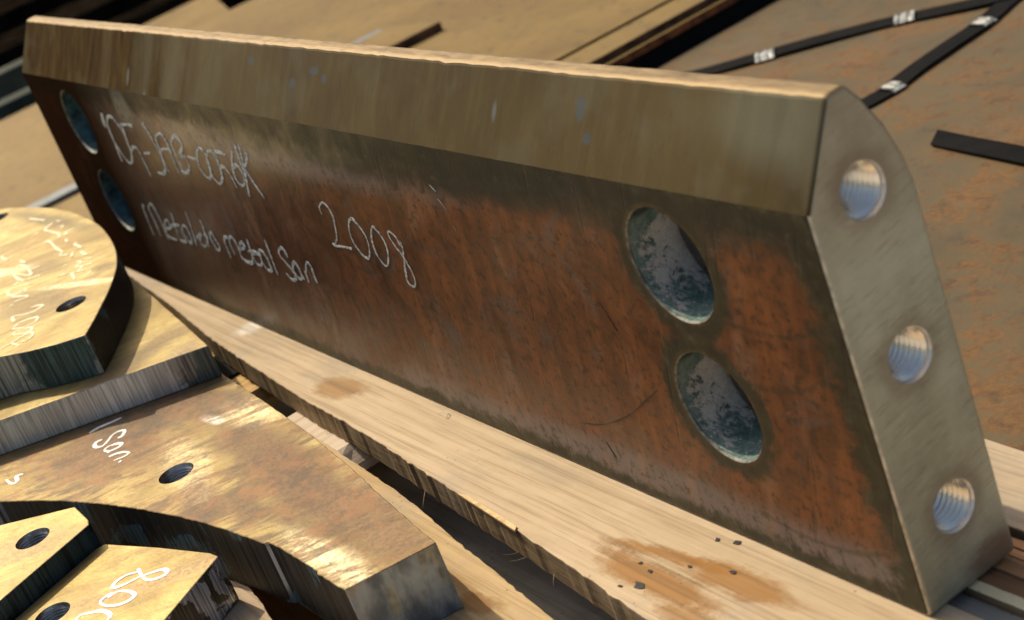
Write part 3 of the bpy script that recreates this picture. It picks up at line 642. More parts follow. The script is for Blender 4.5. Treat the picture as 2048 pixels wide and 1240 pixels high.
for bx, bw, z0, z1, mm, lb in bars:
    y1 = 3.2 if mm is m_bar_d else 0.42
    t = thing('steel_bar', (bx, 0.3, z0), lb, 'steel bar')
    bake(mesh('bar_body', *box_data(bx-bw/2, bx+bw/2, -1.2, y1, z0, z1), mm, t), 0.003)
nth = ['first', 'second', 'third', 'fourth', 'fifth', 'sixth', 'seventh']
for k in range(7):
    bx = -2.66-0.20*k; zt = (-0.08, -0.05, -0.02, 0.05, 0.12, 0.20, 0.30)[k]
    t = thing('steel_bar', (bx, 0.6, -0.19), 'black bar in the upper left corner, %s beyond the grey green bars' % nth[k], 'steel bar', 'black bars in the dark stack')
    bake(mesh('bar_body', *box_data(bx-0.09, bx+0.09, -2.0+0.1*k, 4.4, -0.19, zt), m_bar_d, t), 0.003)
t = thing('sky_block_stack', (-4.9, 0.0, -0.20), 'unseen tall black bars behind all the others, added to block bright sky from the bevel reflection', 'added sky blocker')  # unseen stack added to keep bright horizon sky out of the bevel's reflection
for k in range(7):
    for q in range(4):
        bake(mesh('sky_block_bar', *box_data(-5.6+0.24*q+0.02*k, -5.4+0.24*q+0.02*k, -5.0, 3.0, -0.20+0.2*k, -0.012+0.2*k), m_bar_d, t), 0.004)
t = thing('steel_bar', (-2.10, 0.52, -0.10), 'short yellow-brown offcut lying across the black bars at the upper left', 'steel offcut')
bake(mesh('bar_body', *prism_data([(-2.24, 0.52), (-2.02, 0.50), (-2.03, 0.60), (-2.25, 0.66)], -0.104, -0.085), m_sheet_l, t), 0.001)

# black plastic straps with crimped seals
def strap(pts, width, label, z=ZG, ends=None):
    c = catmull([(a, b) for a, b in pts], 0.006); n = len(c)
    t = thing('packing_strap', (c[0].x, c[0].y, z), label, 'strap')
    V, F = [], []
    for i, q in enumerate(c):
        d = (c[min(n-1, i+1)]-c[max(0, i-1)]).normalized(); nn = Vector((-d.y, d.x, 0))
        sk = 0.0
        if ends and i == 0: sk = ends
        h = 0.0012+0.0010*(0.5+0.5*math.sin(i*0.21+len(pts)))
        for s in (-1, 1):
            e = q+nn*s*width/2+d*sk*s
            V += [(e.x, e.y, z+h), (e.x, e.y, z+h+0.0012)]
    for i in range(n-1):
        o = 4*i; p2 = o+4
        F += [[o, o+2, p2+2, p2], [o+1, p2+1, p2+3, o+3], [o, p2, p2+1, o+1], [o+2, o+3, p2+3, p2+2]]
    F += [[0, 1, 3, 2], [4*n-4, 4*n-2, 4*n-1, 4*n-3]]
    mesh('strap_band', V, F, m_black, t)
    return t
def seal(parent, c, d, width, length):
    d = Vector((*d, 0)).normalized(); nn = Vector((-d.y, d.x, 0)); V, F = [], []
    N = 24; W = 4
    for i in range(N+1):
        u = -length/2+length*i/N
        for j in range(W+1):
            v = (-0.5+j/W)*width*1.10
            cr = max(math.exp(-((u-s_*length*0.22)/(length*0.06))**2) for s_ in (-1, 1))
            if j in (0, W): v *= 1-0.10*cr
            zz = ZG+0.0050-0.0011*cr*(1 if j not in (0, W) else 0)
            if j in (0, W): zz = ZG+0.0024
            q = Vector((c[0], c[1], 0))+d*u+nn*v; V.append((q.x, q.y, zz))
    for i in range(N):
        for j in range(W):
            F.append([i*(W+1)+j, i*(W+1)+j+1, (i+1)*(W+1)+j+1, (i+1)*(W+1)+j])
    o = mesh('crimp_seal', V, F, m_seal, parent, smooth=False)
    s = o.modifiers.new('t', 'SOLIDIFY'); s.thickness = 0.0008
m_seal = flat('zinc_seal', (0.30, 0.31, 0.30), 0.55, 0.3, 140, 0.6)
S1 = [[-1.0, 0.415], [-0.86144, 0.50971], [-0.82504, 0.53455], [-0.78496, 0.57283], [-0.7257, 0.63385], [-0.6963, 0.66], [-0.63476, 0.70], [-0.60281, 0.72558], [-0.50, 0.80]]
S2 = [[-0.615, 0.36], [-0.592, 0.474], [-0.58476, 0.50743], [-0.58174, 0.53477], [-0.58311, 0.54452], [-0.58814, 0.57228], [-0.59212, 0.61692], [-0.59476, 0.65232], [-0.59784, 0.66775], [-0.6067, 0.70], [-0.615, 0.74], [-0.64, 0.86]]
S1[0] = [-0.88, 0.497]
t = strap(S1, 0.0225, 'black plastic strap with two shiny metal seals, running to the upper right corner')
seal(t, (-0.77715, 0.57900), (0.65, 0.70), 0.0225, 0.017); seal(t, (-0.68898, 0.6655), (0.75, 0.66), 0.0225, 0.017)
t = strap(S2, 0.0195, 'black plastic strap with two dull metal seals, crossing behind the block end')
seal(t, (-0.5820, 0.5400), (0.02, 1), 0.0195, 0.013); seal(t, (-0.5965, 0.660), (-0.08, 1), 0.0195, 0.014)
t = strap([(-0.4725, 0.4740), (-0.43075, 0.4685), (-0.38264, 0.4630), (-0.30, 0.453), (-0.1, 0.42)], 0.0195, 'short loose black strap with a cut end, at the right beyond the block', ends=-0.010)

# ------------------------------------------------------------------ pallet
pale, mid, dark = (0.55, 0.43, 0.29), (0.47, 0.36, 0.23), (0.33, 0.225, 0.125)
org = (0.31, 0.140, 0.026)
st1 = [(-0.118, -0.0385, 0.036, 0.0068, 0.03, org, 0.85), (-0.122, -0.0240, 0.030, 0.0035, 0.16, org, 0.85), (-0.084, -0.0215, 0.028, 0.0068, 0.05, org, 0.8),
       (-0.075, -0.048, 0.020, 0.006, 0.0, org, 0.7), (-0.438, -0.0175, 0.020, 0.0085, 0.15, (0.34, 0.19, 0.07), 0.85), (-0.592, -0.004, 0.010, 0.010, 0.3, (0.80, 0.74, 0.68), 0.8),
       (-0.235, -0.010, 0.03, 0.006, 0.0, (0.40, 0.33, 0.25), 0.35)]
m_p1 = mat_wood('sawn_pine_plank', pale, mid, dark, [])
m_side = mat_wood('rough_plank_side', (0.33, 0.245, 0.150), (0.25, 0.180, 0.105), (0.13, 0.088, 0.048), rough_saw=True)
m_p2 = mat_wood('yellow_pine_plank', (0.68, 0.50, 0.27), (0.60, 0.42, 0.20), (0.44, 0.27, 0.10), [])
PT = 0.0160
pal = thing('pallet_deck', (-0.40, 0.02, ZG), 'pine pallet whose rough planks carry the long block and the cut plates', 'pallet')
def wood_plank(name, poly, z0, z1, stains=(), side=None, pm=None, label=None):
    mt = mat_wood('plank_top', *(pm or (pale, mid, dark)), [(a-pal.location.x, b-pal.location.y, *r) for a, b, *r in stains])
    V, F = prism_data(poly, z0, z1)
    o = mesh(name, V, F, [mt, side or m_side], pal, [1, 0]+[1]*len(poly))
    if label: o['label'] = label
    return o
F1 = [(-0.96, 0.010), (-0.82848, -0.00449), (-0.71663, -0.0138), (-0.60943, -0.0257), (-0.45648, -0.0355), (-0.39195, -0.0372), (-0.35221, -0.0390), (-0.30929, -0.0417), (-0.2626, -0.0447), (-0.21125, -0.0475), (-0.17539, -0.0500), (-0.13288, -0.0533), (-0.09667, -0.0565), (0.03, -0.067), (0.16, -0.077)]
f1 = jitter_line(F1, 0.0035, 0.00035, notch=0.0005)
poly1 = f1+[(0.16, 0.0092), (-0.03, 0.0095), (-0.03, 0.0555), (0.13, 0.0535), (0.15, 0.094), (-0.045, 0.0965), (-0.50, 0.108), (-0.96, 0.112)]
bake(wood_plank('plank', poly1, -PT, 0.0, st1, label='wide pale plank under the block with orange stains'), 0.0006, 50)
wood_plank('split_strip', jitter_line([(-0.03, 0.0103), (0.15, 0.0093), (0.15, 0.0195), (-0.03, 0.0208)], 0.004, 0.0002, True), -PT, -0.0050, pm=((0.40, 0.375, 0.33), (0.34, 0.32, 0.28), (0.24, 0.22, 0.19)), label='grey weathered strip split from the plank')
wood_plank('split_strip', jitter_line([(-0.03, 0.0214), (0.15, 0.0195), (0.15, 0.0245), (-0.03, 0.0262)], 0.004, 0.0002, True), -PT, -0.0012, pm=((0.92, 0.80, 0.52), (0.88, 0.72, 0.42), (0.7, 0.5, 0.25)), label='pale fresh sliver split from the plank')
yy = 0.0268
for k in range(6):
    wd = random.uniform(0.0040, 0.0052); zt = -0.0012-random.uniform(0, 0.0022)
    c_ = random.choice([(0.50, 0.24, 0.10), (0.34, 0.17, 0.08), (0.60, 0.30, 0.12)])
    wood_plank('split_strip', jitter_line([(-0.03, yy), (0.13, yy-0.002), (0.13, yy+wd-0.0024), (-0.03, yy+wd-0.0004)], 0.004, 0.0003, True), -PT, zt, pm=(c_, tuple(0.8*q for q in c_), tuple(0.4*q for q in c_)))
    yy += wd
F2 = [(-0.80, -0.040), (-0.60, -0.0485), (-0.52722, -0.0505), (-0.48189, -0.0505), (-0.42182, -0.0530), (-0.33717, -0.0568), (-0.29448, -0.0597), (-0.27787, -0.0610), (-0.23438, -0.0663), (-0.18312, -0.0718), (-0.13261, -0.0773), (0.0, -0.089)]
f2 = jitter_line(F2, 0.004, 0.0003, notch=0.0005)
poly2 = f2+[(0.0, -0.155), (-0.16, -0.137), (-0.25, -0.128), (-0.36, -0.132), (-0.80, -0.135)]
bake(wood_plank('plank', poly2[::-1], -PT, 0.0, [(-0.175, -0.0895, 0.012, 0.006, 0.3, org, 0.7), (-0.19, -0.086, 0.02, 0.003, -0.1, org, 0.5)], pm=((0.54, 0.40, 0.22), (0.47, 0.33, 0.165), (0.34, 0.21, 0.09)), label='yellow plank under the arched plate'), 0.0006, 50)
F3 = [(-0.95, -0.150), (-0.45, -0.147), (-0.30974, -0.1450), (-0.29709, -0.1441), (-0.28045, -0.1461), (-0.25936, -0.1496), (-0.20, -0.160), (-0.10, -0.175)]
poly3 = jitter_line(F3, 0.004, 0.0004)+[(-0.10, -0.30), (-0.95, -0.30)]
bake(wood_plank('plank', poly3[::-1], -PT, -0.0002, pm=((0.50, 0.39, 0.28), (0.42, 0.31, 0.21), (0.28, 0.19, 0.11)), label='brownish plank under the two small threaded plates'), 0.0006, 50)
wood_plank('plank', [(-0.95, -0.315), (-0.10, -0.315), (-0.10, -0.43), (-0.95, -0.43)], -PT, -0.0002)
# bearers, blocks and bottom boards
def bearer(x0, x1, z1, wane, pm=None):
    V, F = prism_data([(x0, z1-0.013), (x1+wane, z1-0.013), (x1+wane*0.9, z1-0.008), (x1, z1), (x0, z1)], 0, 1)
    ys = [-0.45+0.55*i/60 for i in range(61)]
    pr = [(x0, z1-0.013), (x1+wane, z1-0.013), (x1+wane*0.85, z1-0.0085), (x1+0.35*wane, z1-0.003), (x1, z1), (x0, z1)]
    V, F = [], []; n = len(pr)
    for y in ys:
        for k, (a, b) in enumerate(pr):
            jj = random.uniform(-0.0012, 0.0012) if k in (1, 2, 3) else 0
            V.append((a+jj, y, b+jj*0.4))
    for i in range(60):
        for k in range(n): F.append([i*n+k, i*n+(k+1) % n, (i+1)*n+(k+1) % n, (i+1)*n+k])
    F += [list(range(n))[::-1], [60*n+k for k in range(n)]]
    mt = NT('bearer_wood')
    gr = mt.noise(1.0, 6, 0.65, v=mt.map((190, 7, 190)), dist=0.25)
    p_ = pm or ((0.60, 0.50, 0.40), (0.44, 0.33, 0.22))
    mm = mt.out(mt.mix(mt.step(gr, 0.45, 0.68), p_[0], p_[1]), 0.75, 0, mt.bump(gr, 0.5, 0.001), 0.25)
    return mesh('bearer', V, F, mm, pal)
bearer(-0.478, -0.405, -PT-0.0004, 0.012)
bearer(-0.735, -0.545, -PT-0.0030, 0.006, ((0.58, 0.40, 0.17), (0.42, 0.24, 0.07)))['label'] = 'yellow bearer board under the black strap'
bearer(0.045, 0.12, -PT-0.0004, 0.006); bearer(-0.95, -0.87, -PT-0.0004, 0.006)
m_blk = mat_wood('pallet_block_wood', (0.42, 0.26, 0.11), (0.34, 0.19, 0.07), (0.2, 0.1, 0.04), rough_saw=True)
for bx in (-0.91, -0.50, 0.085):
    for by in (-0.38, -0.14, 0.055):
        if bx > 0 and by < -0.2: continue
        bake(mesh('pallet_block', *box_data(bx-0.04, bx+0.04, by-0.045, by+0.045, -0.0745, -PT-0.0140), m_blk, pal), 0.001)
m_bot = mat_wood('bottom_board_wood', (0.50, 0.27, 0.075), (0.42, 0.20, 0.05), (0.25, 0.11, 0.03))
m_lit_strip = mat_wood('lit_strip_wood', (0.62, 0.60, 0.54), (0.52, 0.50, 0.45), (0.36, 0.33, 0.28))  # pale colour stands in for the sunlit strip below the plank gap
for y0, y1, mb in ((-0.43, -0.34, m_bot), (-0.19, -0.10, m_bot), (-0.045, 0.0115, m_lit_strip), (0.0145, 0.104, m_bot)):
    bake(mesh('bottom_board', *box_data(-0.95, 0.13, y0, y1, -0.0885, -0.0750), mb, pal), 0.0008)
# strap band across the gap
o = mesh('pallet_strap', *prism_data([(-0.630, -0.30), (-0.585, -0.30), (-0.578, 0.09), (-0.624, 0.09)], -PT-0.0022, -PT-0.0010), m_black, pal); o['label'] = 'black plastic strap around the bearer'
# splinters on the plank edges
m_spl = flat('wood_fibre', (0.62, 0.45, 0.24), 0.8, 0, 200, 0.2, 0.2)
spl = []
def splinter(x, y, z, dx, dy, dz, ln, r=0.0004, curl=0.3):
    pts = []
    d = Vector((dx, dy, dz)).normalized(); sd_ = d.orthogonal().normalized(); a0 = random.random()*6
    sd_ = (sd_*math.cos(a0)+d.cross(sd_)*math.sin(a0))
    for i in range(7):
        t_ = i/6; pts.append(Vector((x, y, z))+d*ln*t_+sd_*curl*ln*t_*t_)
    V, F = strand(pts, r); return mesh('splinter', V, F, m_spl, pal)
def y1at(x):
    for a, b in zip(F1, F1[1:]):
        if a[0] <= x <= b[0]: return a[1]+(b[1]-a[1])*(x-a[0])/(b[0]-a[0])
    return -0.05
for x, z, d, ln in ((-0.213, -0.0145, (-0.35, -0.8, -0.10), 0.0075), (-0.207, -0.0150, (-0.55, -0.8, -0.25), 0.008), (-0.310, -0.0145, (0.15, -0.6, -0.7), 0.009),
                    (-0.338, -0.005, (0.05, -0.6, -0.7), 0.005), (-0.270, -0.006, (0.2, -0.6, -0.2), 0.005), (-0.178, -0.011, (-0.1, -0.7, -0.5), 0.006), (-0.430, -0.014, (0.2, -0.6, -0.6), 0.006)):
    splinter(x, y1at(x)+0.0004, z, *d, ln, random.uniform(0.00022, 0.00034), random.uniform(-0.5, 0.5))
V, F = prism_data([(-0.262, -0.0452), (-0.205, -0.0488), (-0.207, -0.0464), (-0.255, -0.0437)], -0.0002, 0.0009)
mesh('splinter', V, F, m_spl, pal)
# dark chips and a curl of swarf on the plank
m_chip = flat('black_scale_chip', (0.02, 0.02, 0.022), 0.5, 0.3, 300, 0.4)
CHIPL = {(-0.1185, -0.0440): 'largest black scale chip, lying on the orange stain nearest the plank edge', (-0.1027, -0.0042): 'black scale chip nearest the foot of the block', (-0.0885, -0.0186): 'black scale chip lying alone on the right orange stain'}
for x, y, s in ((-0.1185, -0.0440, 0.0032), (-0.1027, -0.0042, 0.0026), (-0.1120, -0.0068, 0.0018), (-0.0885, -0.0186, 0.0020), (-0.130, -0.0340, 0.0014), (-0.1215, -0.0355, 0.0016), (-0.1255, -0.0485, 0.0013), (-0.1085, -0.0250, 0.0014)):
    n = random.randint(5, 7); a0 = random.random()*6
    pl = [(x+s*random.uniform(0.35, 1.2)*math.cos(a0+6.283*k/n)*1.2, y+s*random.uniform(0.35, 0.75)*math.sin(a0+6.283*k/n)) for k in range(n)]
    V, F = prism_data(pl, 0.00005, 0.00035)
    t = thing('scale_chip', (x, y, 0.0), CHIPL.get((x, y), 'tiny black scale crumb on the orange-stained plank in front of the block'), 'chip', 'black scale chips on the stained plank')
    mesh('chip_body', V, F, m_chip, t)
t = thing('swarf_curl', (-0.128, -0.0165, 0.0), 'thin pale curl of swarf lying on the plank against the block foot', 'swarf')
V, F = strand([Vector((-0.3385+0.004*math.cos(a), -0.0070+0.0035*math.sin(a), 0.0006+0.0008*abs(math.sin(a)))) for a in [0.4*i for i in range(9)]], 0.0003)
t.location = (-0.3385, -0.007, 0.0)
mesh('curl_body', V, F, m_seal, t)

# ------------------------------------------------------------------ the long steel block
blk = thing('steel_block', (0, 0, 0), 'long steel block standing on the pallet, with white handwriting on its rusty face', 'steel block')
prof = [(0, 0), (0, BH), (0.0199, BTOP-0.0008), (0.0280, BTOP-0.0004), (0.0330, 0.1862), (0.0395, 0.1735), (0.0436, 0.1610), (BT, 0.1510), (BT, 0)]
NS = 150; NP = len(prof); V = []; F = []
for i in range(NS+1):
    xx = -BL+BL*i/NS
    for k, (py, pz) in enumerate(prof):
        s_ = {2: 0.00028, 3: 0.0002, 1: 0.00010, 0: 0.00008}.get(k, 0) if 0 < i < NS else 0
        if k == 2 and random.random() < 0.08: s_ *= 2.2
        V.append((xx, py+random.uniform(-s_, s_)*0.5, pz+random.uniform(-s_, s_)))
for i in range(NS):
    for k in range(NP): F.append([i*NP+k, i*NP+(k+1) % NP, (i+1)*NP+(k+1) % NP, (i+1)*NP+k])
F += [list(range(NP))[::-1], [NS*NP+k for k in range(NP)]]
body = mesh('body', V, F, [M['scale'], M['bevel'], M['end'], M['top'], M['edge'], M['plain']], blk)
cuts = []
for hx, hz in HOLES: cuts.append(cyl_data((hx, hz), 'y', HR, -0.01, 0.055, 96))
for hy, hz in THR: cuts.append(cyl_data((hy, hz), 'x', 0.0101, -0.048, 0.01, 64))
bake(body, 0.0018, 33, 3, cuts)
for pl in body.data.polygons:
    n = pl.normal; c = pl.center
    if n.x > 0.9 and c.x > -0.002: k = 2
    elif n.x < -0.9: k = 5
    elif n.y < -0.95 and c.y < 0.0005: k = 0
    elif n.y < -0.6 and n.z > 0.3 and c.z > BH-0.001: k = 1
    elif c.z > BTOP-0.0035 and n.z > 0.35: k = 3
    elif n.z > 0.25 or n.y > 0.5: k = 5
    else: k = 4
    if c.y > 0.001 and c.y < 0.0440 and c.z < 0.155 and abs(n.x) < 0.95 and c.x < -0.04 and n.y*n.y < 0.1 and c.z > 0.02: k = 5
    pl.material_index = k
# bores
m_bore_far = flat('dark_teal_bore', (0.035, 0.085, 0.105), 0.7, 0.0, 120, 0.7)  # far bores use a darker teal than the near ones
m_lip = flat('oily_brown_lip', (0.16, 0.17, 0.15), 0.5, 0.4, 300, 0.5)
for hx, hz in HOLES:
    V, F = lathe_data((hx, hz), 'y', [(HR-0.0008, 0.0012), (HR-0.0008, 0.0243), (HR-0.0042, 0.0250), (HR-0.0043, 0.0448)], 96)
    o = mesh('bolt_hole', V, F, M['bore'] if hx > -0.4 else m_bore_far, blk, smooth=False)
    o.data.transform(Matrix.Translation((-hx, 0, -hz))); o.location = (hx, 0, hz)
    o['label'] = 'round bolt hole with teal film inside'
    V, F = lathe_data((hx, hz), 'y', [(HR-0.00002, -0.00006), (HR-0.0006, 0.0006), (HR-0.0007, 0.0012)], 96)
    mesh('hole_lip', V, F, m_lip, blk)
# tapped holes
def tapped(name, c, axis, r, top, depth, parent, mat, sgn=-1, pitch=0.0015, amp=0.0006, seat=0.0015):
    prof = [(r-0.00003, top), (r-0.0002, top+sgn*0.0004)]
    a = seat; prof.append((r-0.0006, top+sgn*a))
    while a < depth:
        prof.append((r-0.0008, top+sgn*(a+0.25*pitch))); prof.append((r-0.0008-amp, top+sgn*(a+0.75*pitch))); a += pitch
    prof.append((r-0.0014, top+sgn*depth)); prof.append((0.0001, top+sgn*(depth+0.0012)))
    V, F = lathe_data(c, axis, prof, 56)
    return mesh(name, V, F, mat, parent)
for c in THR: tapped('threaded_hole', c, 'x', 0.0101, 0.0, 0.044, blk, M['bright'], amp=0.0014, seat=0.0012, pitch=0.0025)
for key in ('FW1', 'FW2', 'FW3'): ribbons('marker_writing', DATA[key], 0.00135 if key == 'FW3' else 0.0020, lambda u, v, h: (u, -h, v), M['paint'], blk)
# drag scratches on the face
ribbons('scratch', [[(-0.2052, 0.0280), (-0.185, 0.0325), (-0.160, 0.0435), (-0.1292, 0.0637)]], 0.0007, lambda u, v, h: (u, -h, v), M['scratch'], blk, wvar=0.6)
for sc_ in ([(-0.150, 0.1005), (-0.1465, 0.0935), (-0.1440, 0.0880)], [(-0.188, 0.0225), (-0.184, 0.0150)]): ribbons('scratch', [sc_], 0.0005, lambda u, v, h: (u, -h, v), M['scratch'], blk, wvar=0.6)
ribbons('scratch', [[(-0.2545, 0.1205), (-0.2525, 0.1170)], [(-0.259, 0.1335), (-0.2535, 0.127)], [(-0.262, 0.140), (-0.258, 0.137)]], 0.0006, lambda u, v, h: (u, -h, v), M['seal2'] if 'seal2' in M else m_seal, blk)

# ------------------------------------------------------------------ cut plates
def finish_plate(o, ztop, side_fn):
    for pl in o.data.polygons:
        n = pl.normal
        pl.material_index = 0 if n.z > 0.55 else side_fn(n, pl.center)
RG = (0.150, 0.072, 0.026)
def loc_p(lst, base): return [(a-base[0], b-base[1], *r) for a, b, *r in lst]

# arched plate (largest, lowest)
bB = (-0.42, -0.14, 0.0)
arch = thing('arched_plate', bB, 'large flame-cut plate with concave edge, threaded hole and rust-brown smears, lowest of the stacked plates', 'steel plate')
right = [(-0.17789, -0.09414), (-0.20572, -0.0912), (-0.24157, -0.0868), (-0.282, -0.0815), (-0.32109, -0.0775), (-0.3494, -0.0750), (-0.39233, -0.0720), (-0.45345, -0.0690), (-0.60, -0.0600), (-0.72, -0.058)]
arc = [(-0.60, -0.340), (-0.545, -0.292), (-0.505, -0.243), (-0.46351, -0.2041), (-0.44343, -0.1932), (-0.42275, -0.1829), (-0.39339, -0.1710), (-0.36173, -0.1604), (-0.33366, -0.1523), (-0.31306, -0.1474), (-0.29686, -0.1441), (-0.27199, -0.1400), (-0.26001, -0.1380)]
arc2 = [(-0.2590, -0.1366), (-0.24751, -0.1354), (-0.22832, -0.1350), (-0.2130, -0.1346)]
arc3 = [(-0.2105, -0.1359), (-0.2070, -0.1351), (-0.19498, -0.1352), (-0.1866, -0.13467)]
polyB = jitter_line(right, 0.004, 0.00025)+[(-0.76, -0.10), (-0.76, -0.34)]+jitter_line(arc, 0.0022, 0.00022, notch=0.0003)+jitter_line(arc2, 0.0022, 0.0002)+jitter_line(arc3, 0.0022, 0.0002)
pB = [(-0.468, -0.115, 0.035, 0.050, 0.1, (0.085, 0.050, 0.028), 0.9), (-0.445, -0.150, 0.045, 0.020, 0.5, (0.20, 0.095, 0.034), 0.75), (-0.350, -0.098, 0.050, 0.014, -0.05, RG, 0.85),
      (-0.290, -0.103, 0.045, 0.014, -0.1, (0.13, 0.055, 0.024), 0.85), (-0.215, -0.102, 0.040, 0.018, 0.0, (0.19, 0.095, 0.036), 0.75), (-0.335, -0.138, 0.030, 0.008, -0.3, (0.15, 0.068, 0.026), 0.8),
      (-0.300, -0.128, 0.018, 0.008, -0.3, (0.11, 0.06, 0.025), 0.7), (-0.255, -0.120, 0.030, 0.007, 0.1, (0.14, 0.085, 0.03), 0.6), (-0.427, -0.085, 0.030, 0.012, 0, (0.12, 0.07, 0.035), 0.8), (-0.24, -0.083, 0.03, 0.006, 0.05, (0.30, 0.20, 0.11), 0.5),
      (-0.412, -0.0968, 0.010, 0.0032, 0.15, (0.92, 0.88, 0.74), 1.0), (-0.395, -0.083, 0.022, 0.010, 0.1, (0.74, 0.64, 0.38), 0.7), (-0.375, -0.128, 0.035, 0.010, -0.2, (0.62, 0.52, 0.30), 0.6), (-0.215, -0.127, 0.04, 0.007, 0.0, (0.78, 0.68, 0.44), 0.8)]
mgB = mat_gold('smeared_plate_top', loc_p(pB, bB), rub=0.75, seed=1.0)
m_blackcut = mat_cut('blackened_cut', (0.016, 0.015, 0.011), (0.009, 0.008, 0.006), (0.045, 0.105, 0.12), 0.9, kscale=300, metal=0.1, rough=0.55, thr=(0.57, 0.60), bs=34)
m_bluecut = mat_cut('bluish_cut_face', (0.34, 0.43, 0.54), (0.13, 0.17, 0.23), (0.24, 0.24, 0.19), 0.7, kscale=60, zs=50, strength=0.25, thr=(0.5, 0.56), bs=30, rough=0.36)
V, F = prism_data(polyB, 0.0002, 0.0335)
o = mesh('plate_body', V, F, [mgB, m_blackcut, m_bluecut, M['edge']], arch)
hB = (-0.3765, -0.1340)
bake(o, 0.00035, 50, 1, [cyl_data(hB, 'z', 0.0093, -0.01, 0.05, 48)])
def sB(n, c):
    if 0.2 < n.z < 0.9 and n.x > 0.2: return 3
    if n.x > 0.6 and c.x > -0.19: return 2
    return 1
finish_plate(o, 0.0335, sB)
m_dull = mat_cut('dull_thread_steel', (0.42, 0.42, 0.42), (0.24, 0.23, 0.21), (0.25, 0.2, 0.12), 0.3, kscale=100, strength=0.2, metal=0.9, rough=0.3)
tapped('threaded_hole', hB, 'z', 0.0093, 0.0334, 0.030, arch, m_dull)
for key in ('BW1', 'BW2'): ribbons('marker_writing', DATA[key], 0.0019, lambda u, v, h: (u, v, 0.0335+h), M['paint_white'], arch)

# middle plate
bA = (-0.68, -0.18, 0.0335)
mid_p = thing('middle_plate', bA, 'brassy plate with a bright saw-striped end, between the arched plate and the rounded plate', 'steel plate')
polyA = jitter_line([(-0.4584, -0.06985), (-0.52, -0.0622), (-0.58, -0.0550), (-0.65144, -0.0472), (-0.90, -0.030)], 0.006, 0.0001)+[(-0.90, -0.36), (-0.6102, -0.3402)]
mgA = mat_gold('brassy_plate_top', loc_p([(-0.49, -0.12, 0.012, 0.06, 0.3, (0.16, 0.10, 0.045), 0.7), (-0.47, -0.08, 0.01, 0.01, 0, (0.35, 0.26, 0.13), 0.6)], bA), rub=0.25, seed=4.0)
m_silver = mat_cut('silver_saw_cut', (0.86, 0.93, 0.97), (0.42, 0.46, 0.47), (0.085, 0.125, 0.13), 0.6, kscale=420, strength=0.5, metal=0.6, rough=0.36, thr=(0.64, 0.70), bs=18, lowf=0.12, regions=[(0.108, 0.006, 0.017, 0.018, (0.045, 0.075, 0.080), 0.9), (0.095, 0.015, 0.006, 0.012, (0.30, 0.30, 0.29), 0.7)])
V, F = prism_data(polyA, 0.0337, 0.0535)
o = mesh('plate_body', V, F, [mgA, m_silver, m_blackcut, M['edge']], mid_p)
bake(o, 0.0007, 50, 2)
finish_plate(o, 0.0535, lambda n, c: (3 if n.z > 0.3 else 1) if n.x > 0.5 else 2)

# rounded plate on top
bD = (-0.72, -0.20, 0.0535)
rnd = thing('rounded_plate', bD, 'thick brassy plate with rounded edge and faded writing, topmost of the stack at left', 'steel plate')
dk = DATA['disk'] + [[-0.895, -0.080], [-0.935, -0.125], [-0.955, -0.19], [-0.94, -0.27], [-0.88, -0.335], [-0.80, -0.365], [-0.70, -0.36], [-0.645, -0.31], [-0.595, -0.225]]
polyD = jitter_line([tuple(q) for q in dk[:4]], 0.003, 0.00003)[:-1] + [(q.x, q.y) for q in catmull([tuple(q) for q in dk[3:]], 0.004)]
mgD = mat_gold('bright_brassy_top', loc_p([(-0.60, -0.115, 0.035, 0.022, 0.2, (0.22, 0.155, 0.07), 0.6), (-0.66, -0.09, 0.03, 0.012, 0.2, (0.24, 0.17, 0.08), 0.5), (-0.76, -0.052, 0.06, 0.007, 0.1, (0.17, 0.145, 0.07), 0.7), (-0.60, -0.070, 0.01, 0.006, 0.5, (0.2, 0.13, 0.06), 0.6), (-0.70, -0.11, 0.03, 0.006, 0.6, (0.80, 0.72, 0.46), 0.7), (-0.595, -0.090, 0.03, 0.004, 0.5, (0.84, 0.76, 0.48), 0.8)], bD), rub=0.35, seed=8.0)
m_tealcut = mat_cut('dark_striped_cut', (0.40, 0.44, 0.43), (0.08, 0.09, 0.09), (0.045, 0.085, 0.095), 0.0, kscale=480, strength=0.6, metal=0.5, rough=0.38, lowf=0.06, regions=[(0.066, 0.015, 0.017, 0.020, (0.03, 0.075, 0.085), 0.92)])
V, F = prism_data(polyD, 0.0537, 0.0785)
o = mesh('plate_body', V, F, [mgD, m_tealcut, m_blackcut, M['edge']], rnd)
hd = (-0.5646, -0.1048)
bake(o, 0.0005, 50, 2, [cyl_data(q, 'z', 0.0095, 0.04, 0.10, 48) for q in (hd, (-0.838, -0.0700))])
finish_plate(o, 0.0785, lambda n, c: (3 if n.z > 0.3 and n.x > 0 else (1 if n.x > 0.6 else 2)))
for q in (hd, (-0.838, -0.0700)):
    tapped('drilled_hole', q, 'z', 0.0095, 0.0784, 0.0225, rnd, m_dull, amp=0.0001)
for key in ('DW1', 'DW2'): ribbons('marker_writing', DATA[key], 0.0017, lambda u, v, h: (u, v, 0.0785+h), M['paint_gold'], rnd, label='faded pale marker writing')

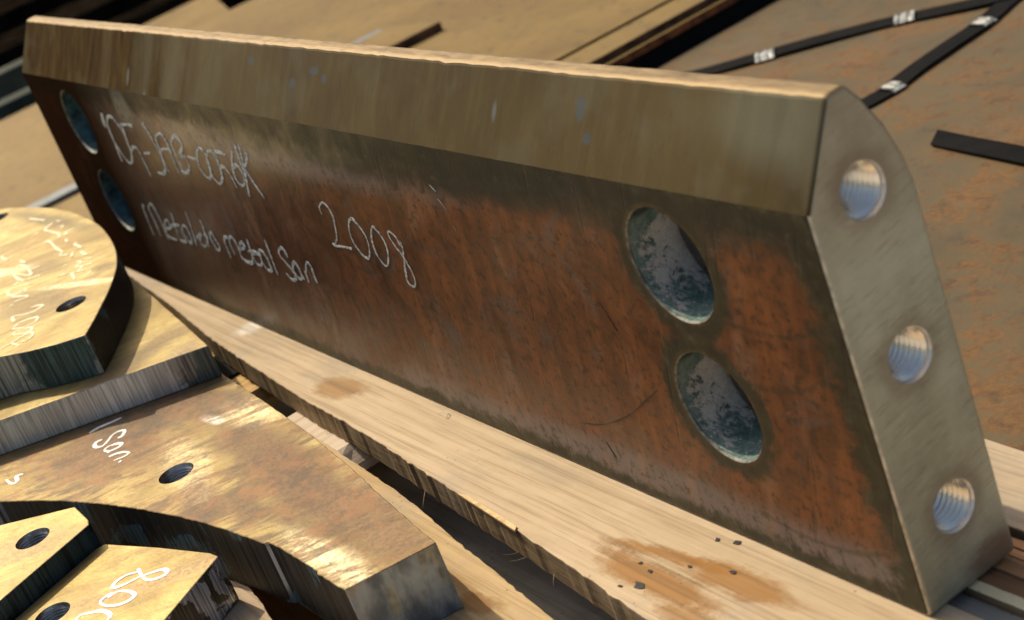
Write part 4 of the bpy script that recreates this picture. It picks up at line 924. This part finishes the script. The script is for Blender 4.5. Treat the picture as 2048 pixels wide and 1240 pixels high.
# two small threaded plates in the lower left
bS = (-0.32, -0.22, 0.0)
sm1 = thing('small_plate', bS, 'small brassy plate marked 008 with striped end, in the lower left corner', 'steel plate')
polyS = [(-0.29161, -0.15168), (-0.2990, -0.1528), (-0.3330, -0.1660), (-0.3680, -0.1815), (-0.3690, -0.1865), (-0.3450, -0.2452), (-0.318, -0.31), (-0.20, -0.30), (-0.2145, -0.2720), (-0.25457, -0.20965)]
mgS = mat_gold('streaked_brassy_top', loc_p([(-0.31, -0.19, 0.05, 0.006, 1.0, (0.46, 0.31, 0.15), 0.5), (-0.30, -0.17, 0.03, 0.005, 1.1, (0.44, 0.29, 0.14), 0.5)], bS), rub=0.25, seed=11.0)
m_flake = mat_cut('flaked_saw_cut', (0.22, 0.20, 0.15), (0.060, 0.055, 0.040), (0.60, 0.62, 0.66), 0.95, kscale=420, strength=0.6, metal=0.6, rough=0.38, thr=(0.52, 0.55), bs=55)
V, F = prism_data(polyS, 0.0002, 0.0245)
o = mesh('plate_body', V, F, [mgS, m_flake, m_blackcut, M['edge']], sm1)
hS = (-0.3320, -0.2225)
bake(o, 0.0006, 50, 2, [cyl_data(hS, 'z', 0.0087, -0.01, 0.05, 48)])
finish_plate(o, 0.0245, lambda n, c: 1 if n.x > 0.3 else 2)
tapped('threaded_hole', hS, 'z', 0.0087, 0.0244, 0.022, sm1, m_dull)
for key in ('DS1', 'DS2', 'DS3', 'DS4'): ribbons('marker_writing', DATA[key], 0.0021, lambda u, v, h: (u, v, 0.0245+h), M['paint_white'], sm1, label='bold white marker digits')

bT = (-0.40, -0.22, 0.0)
sm2 = thing('small_plate', bT, 'small brassy plate with threaded hole and dark teal side, nearest the left border', 'steel plate')
polyT = [(-0.39993, -0.18117), (-0.3770, -0.1819), (-0.3718, -0.1835), (-0.3480, -0.2412), (-0.3330, -0.275), (-0.30, -0.35), (-0.46, -0.35), (-0.47, -0.258), (-0.42907, -0.21346)]
mgT = mat_gold('even_brassy_top', loc_p([(-0.395, -0.225, 0.04, 0.012, 1.0, (0.42, 0.32, 0.17), 0.5)], bT), rub=0.2, seed=14.0)
m_tealdark = mat_cut('teal_dark_cut', (0.045, 0.085, 0.10), (0.010, 0.020, 0.026), (0.010, 0.010, 0.012), 0.7, kscale=300, strength=0.5, metal=0.4, rough=0.4, thr=(0.5, 0.6), bs=30)
V, F = prism_data(polyT, 0.0002, 0.0360)
o = mesh('plate_body', V, F, [mgT, m_tealdark, m_blackcut, M['edge']], sm2)
hT = (-0.3926, -0.2071)
bake(o, 0.0006, 50, 2, [cyl_data(hT, 'z', 0.0089, -0.01, 0.05, 48)])
finish_plate(o, 0.036, lambda n, c: 1)
tapped('threaded_hole', hT, 'z', 0.0089, 0.0359, 0.032, sm2, m_dull)
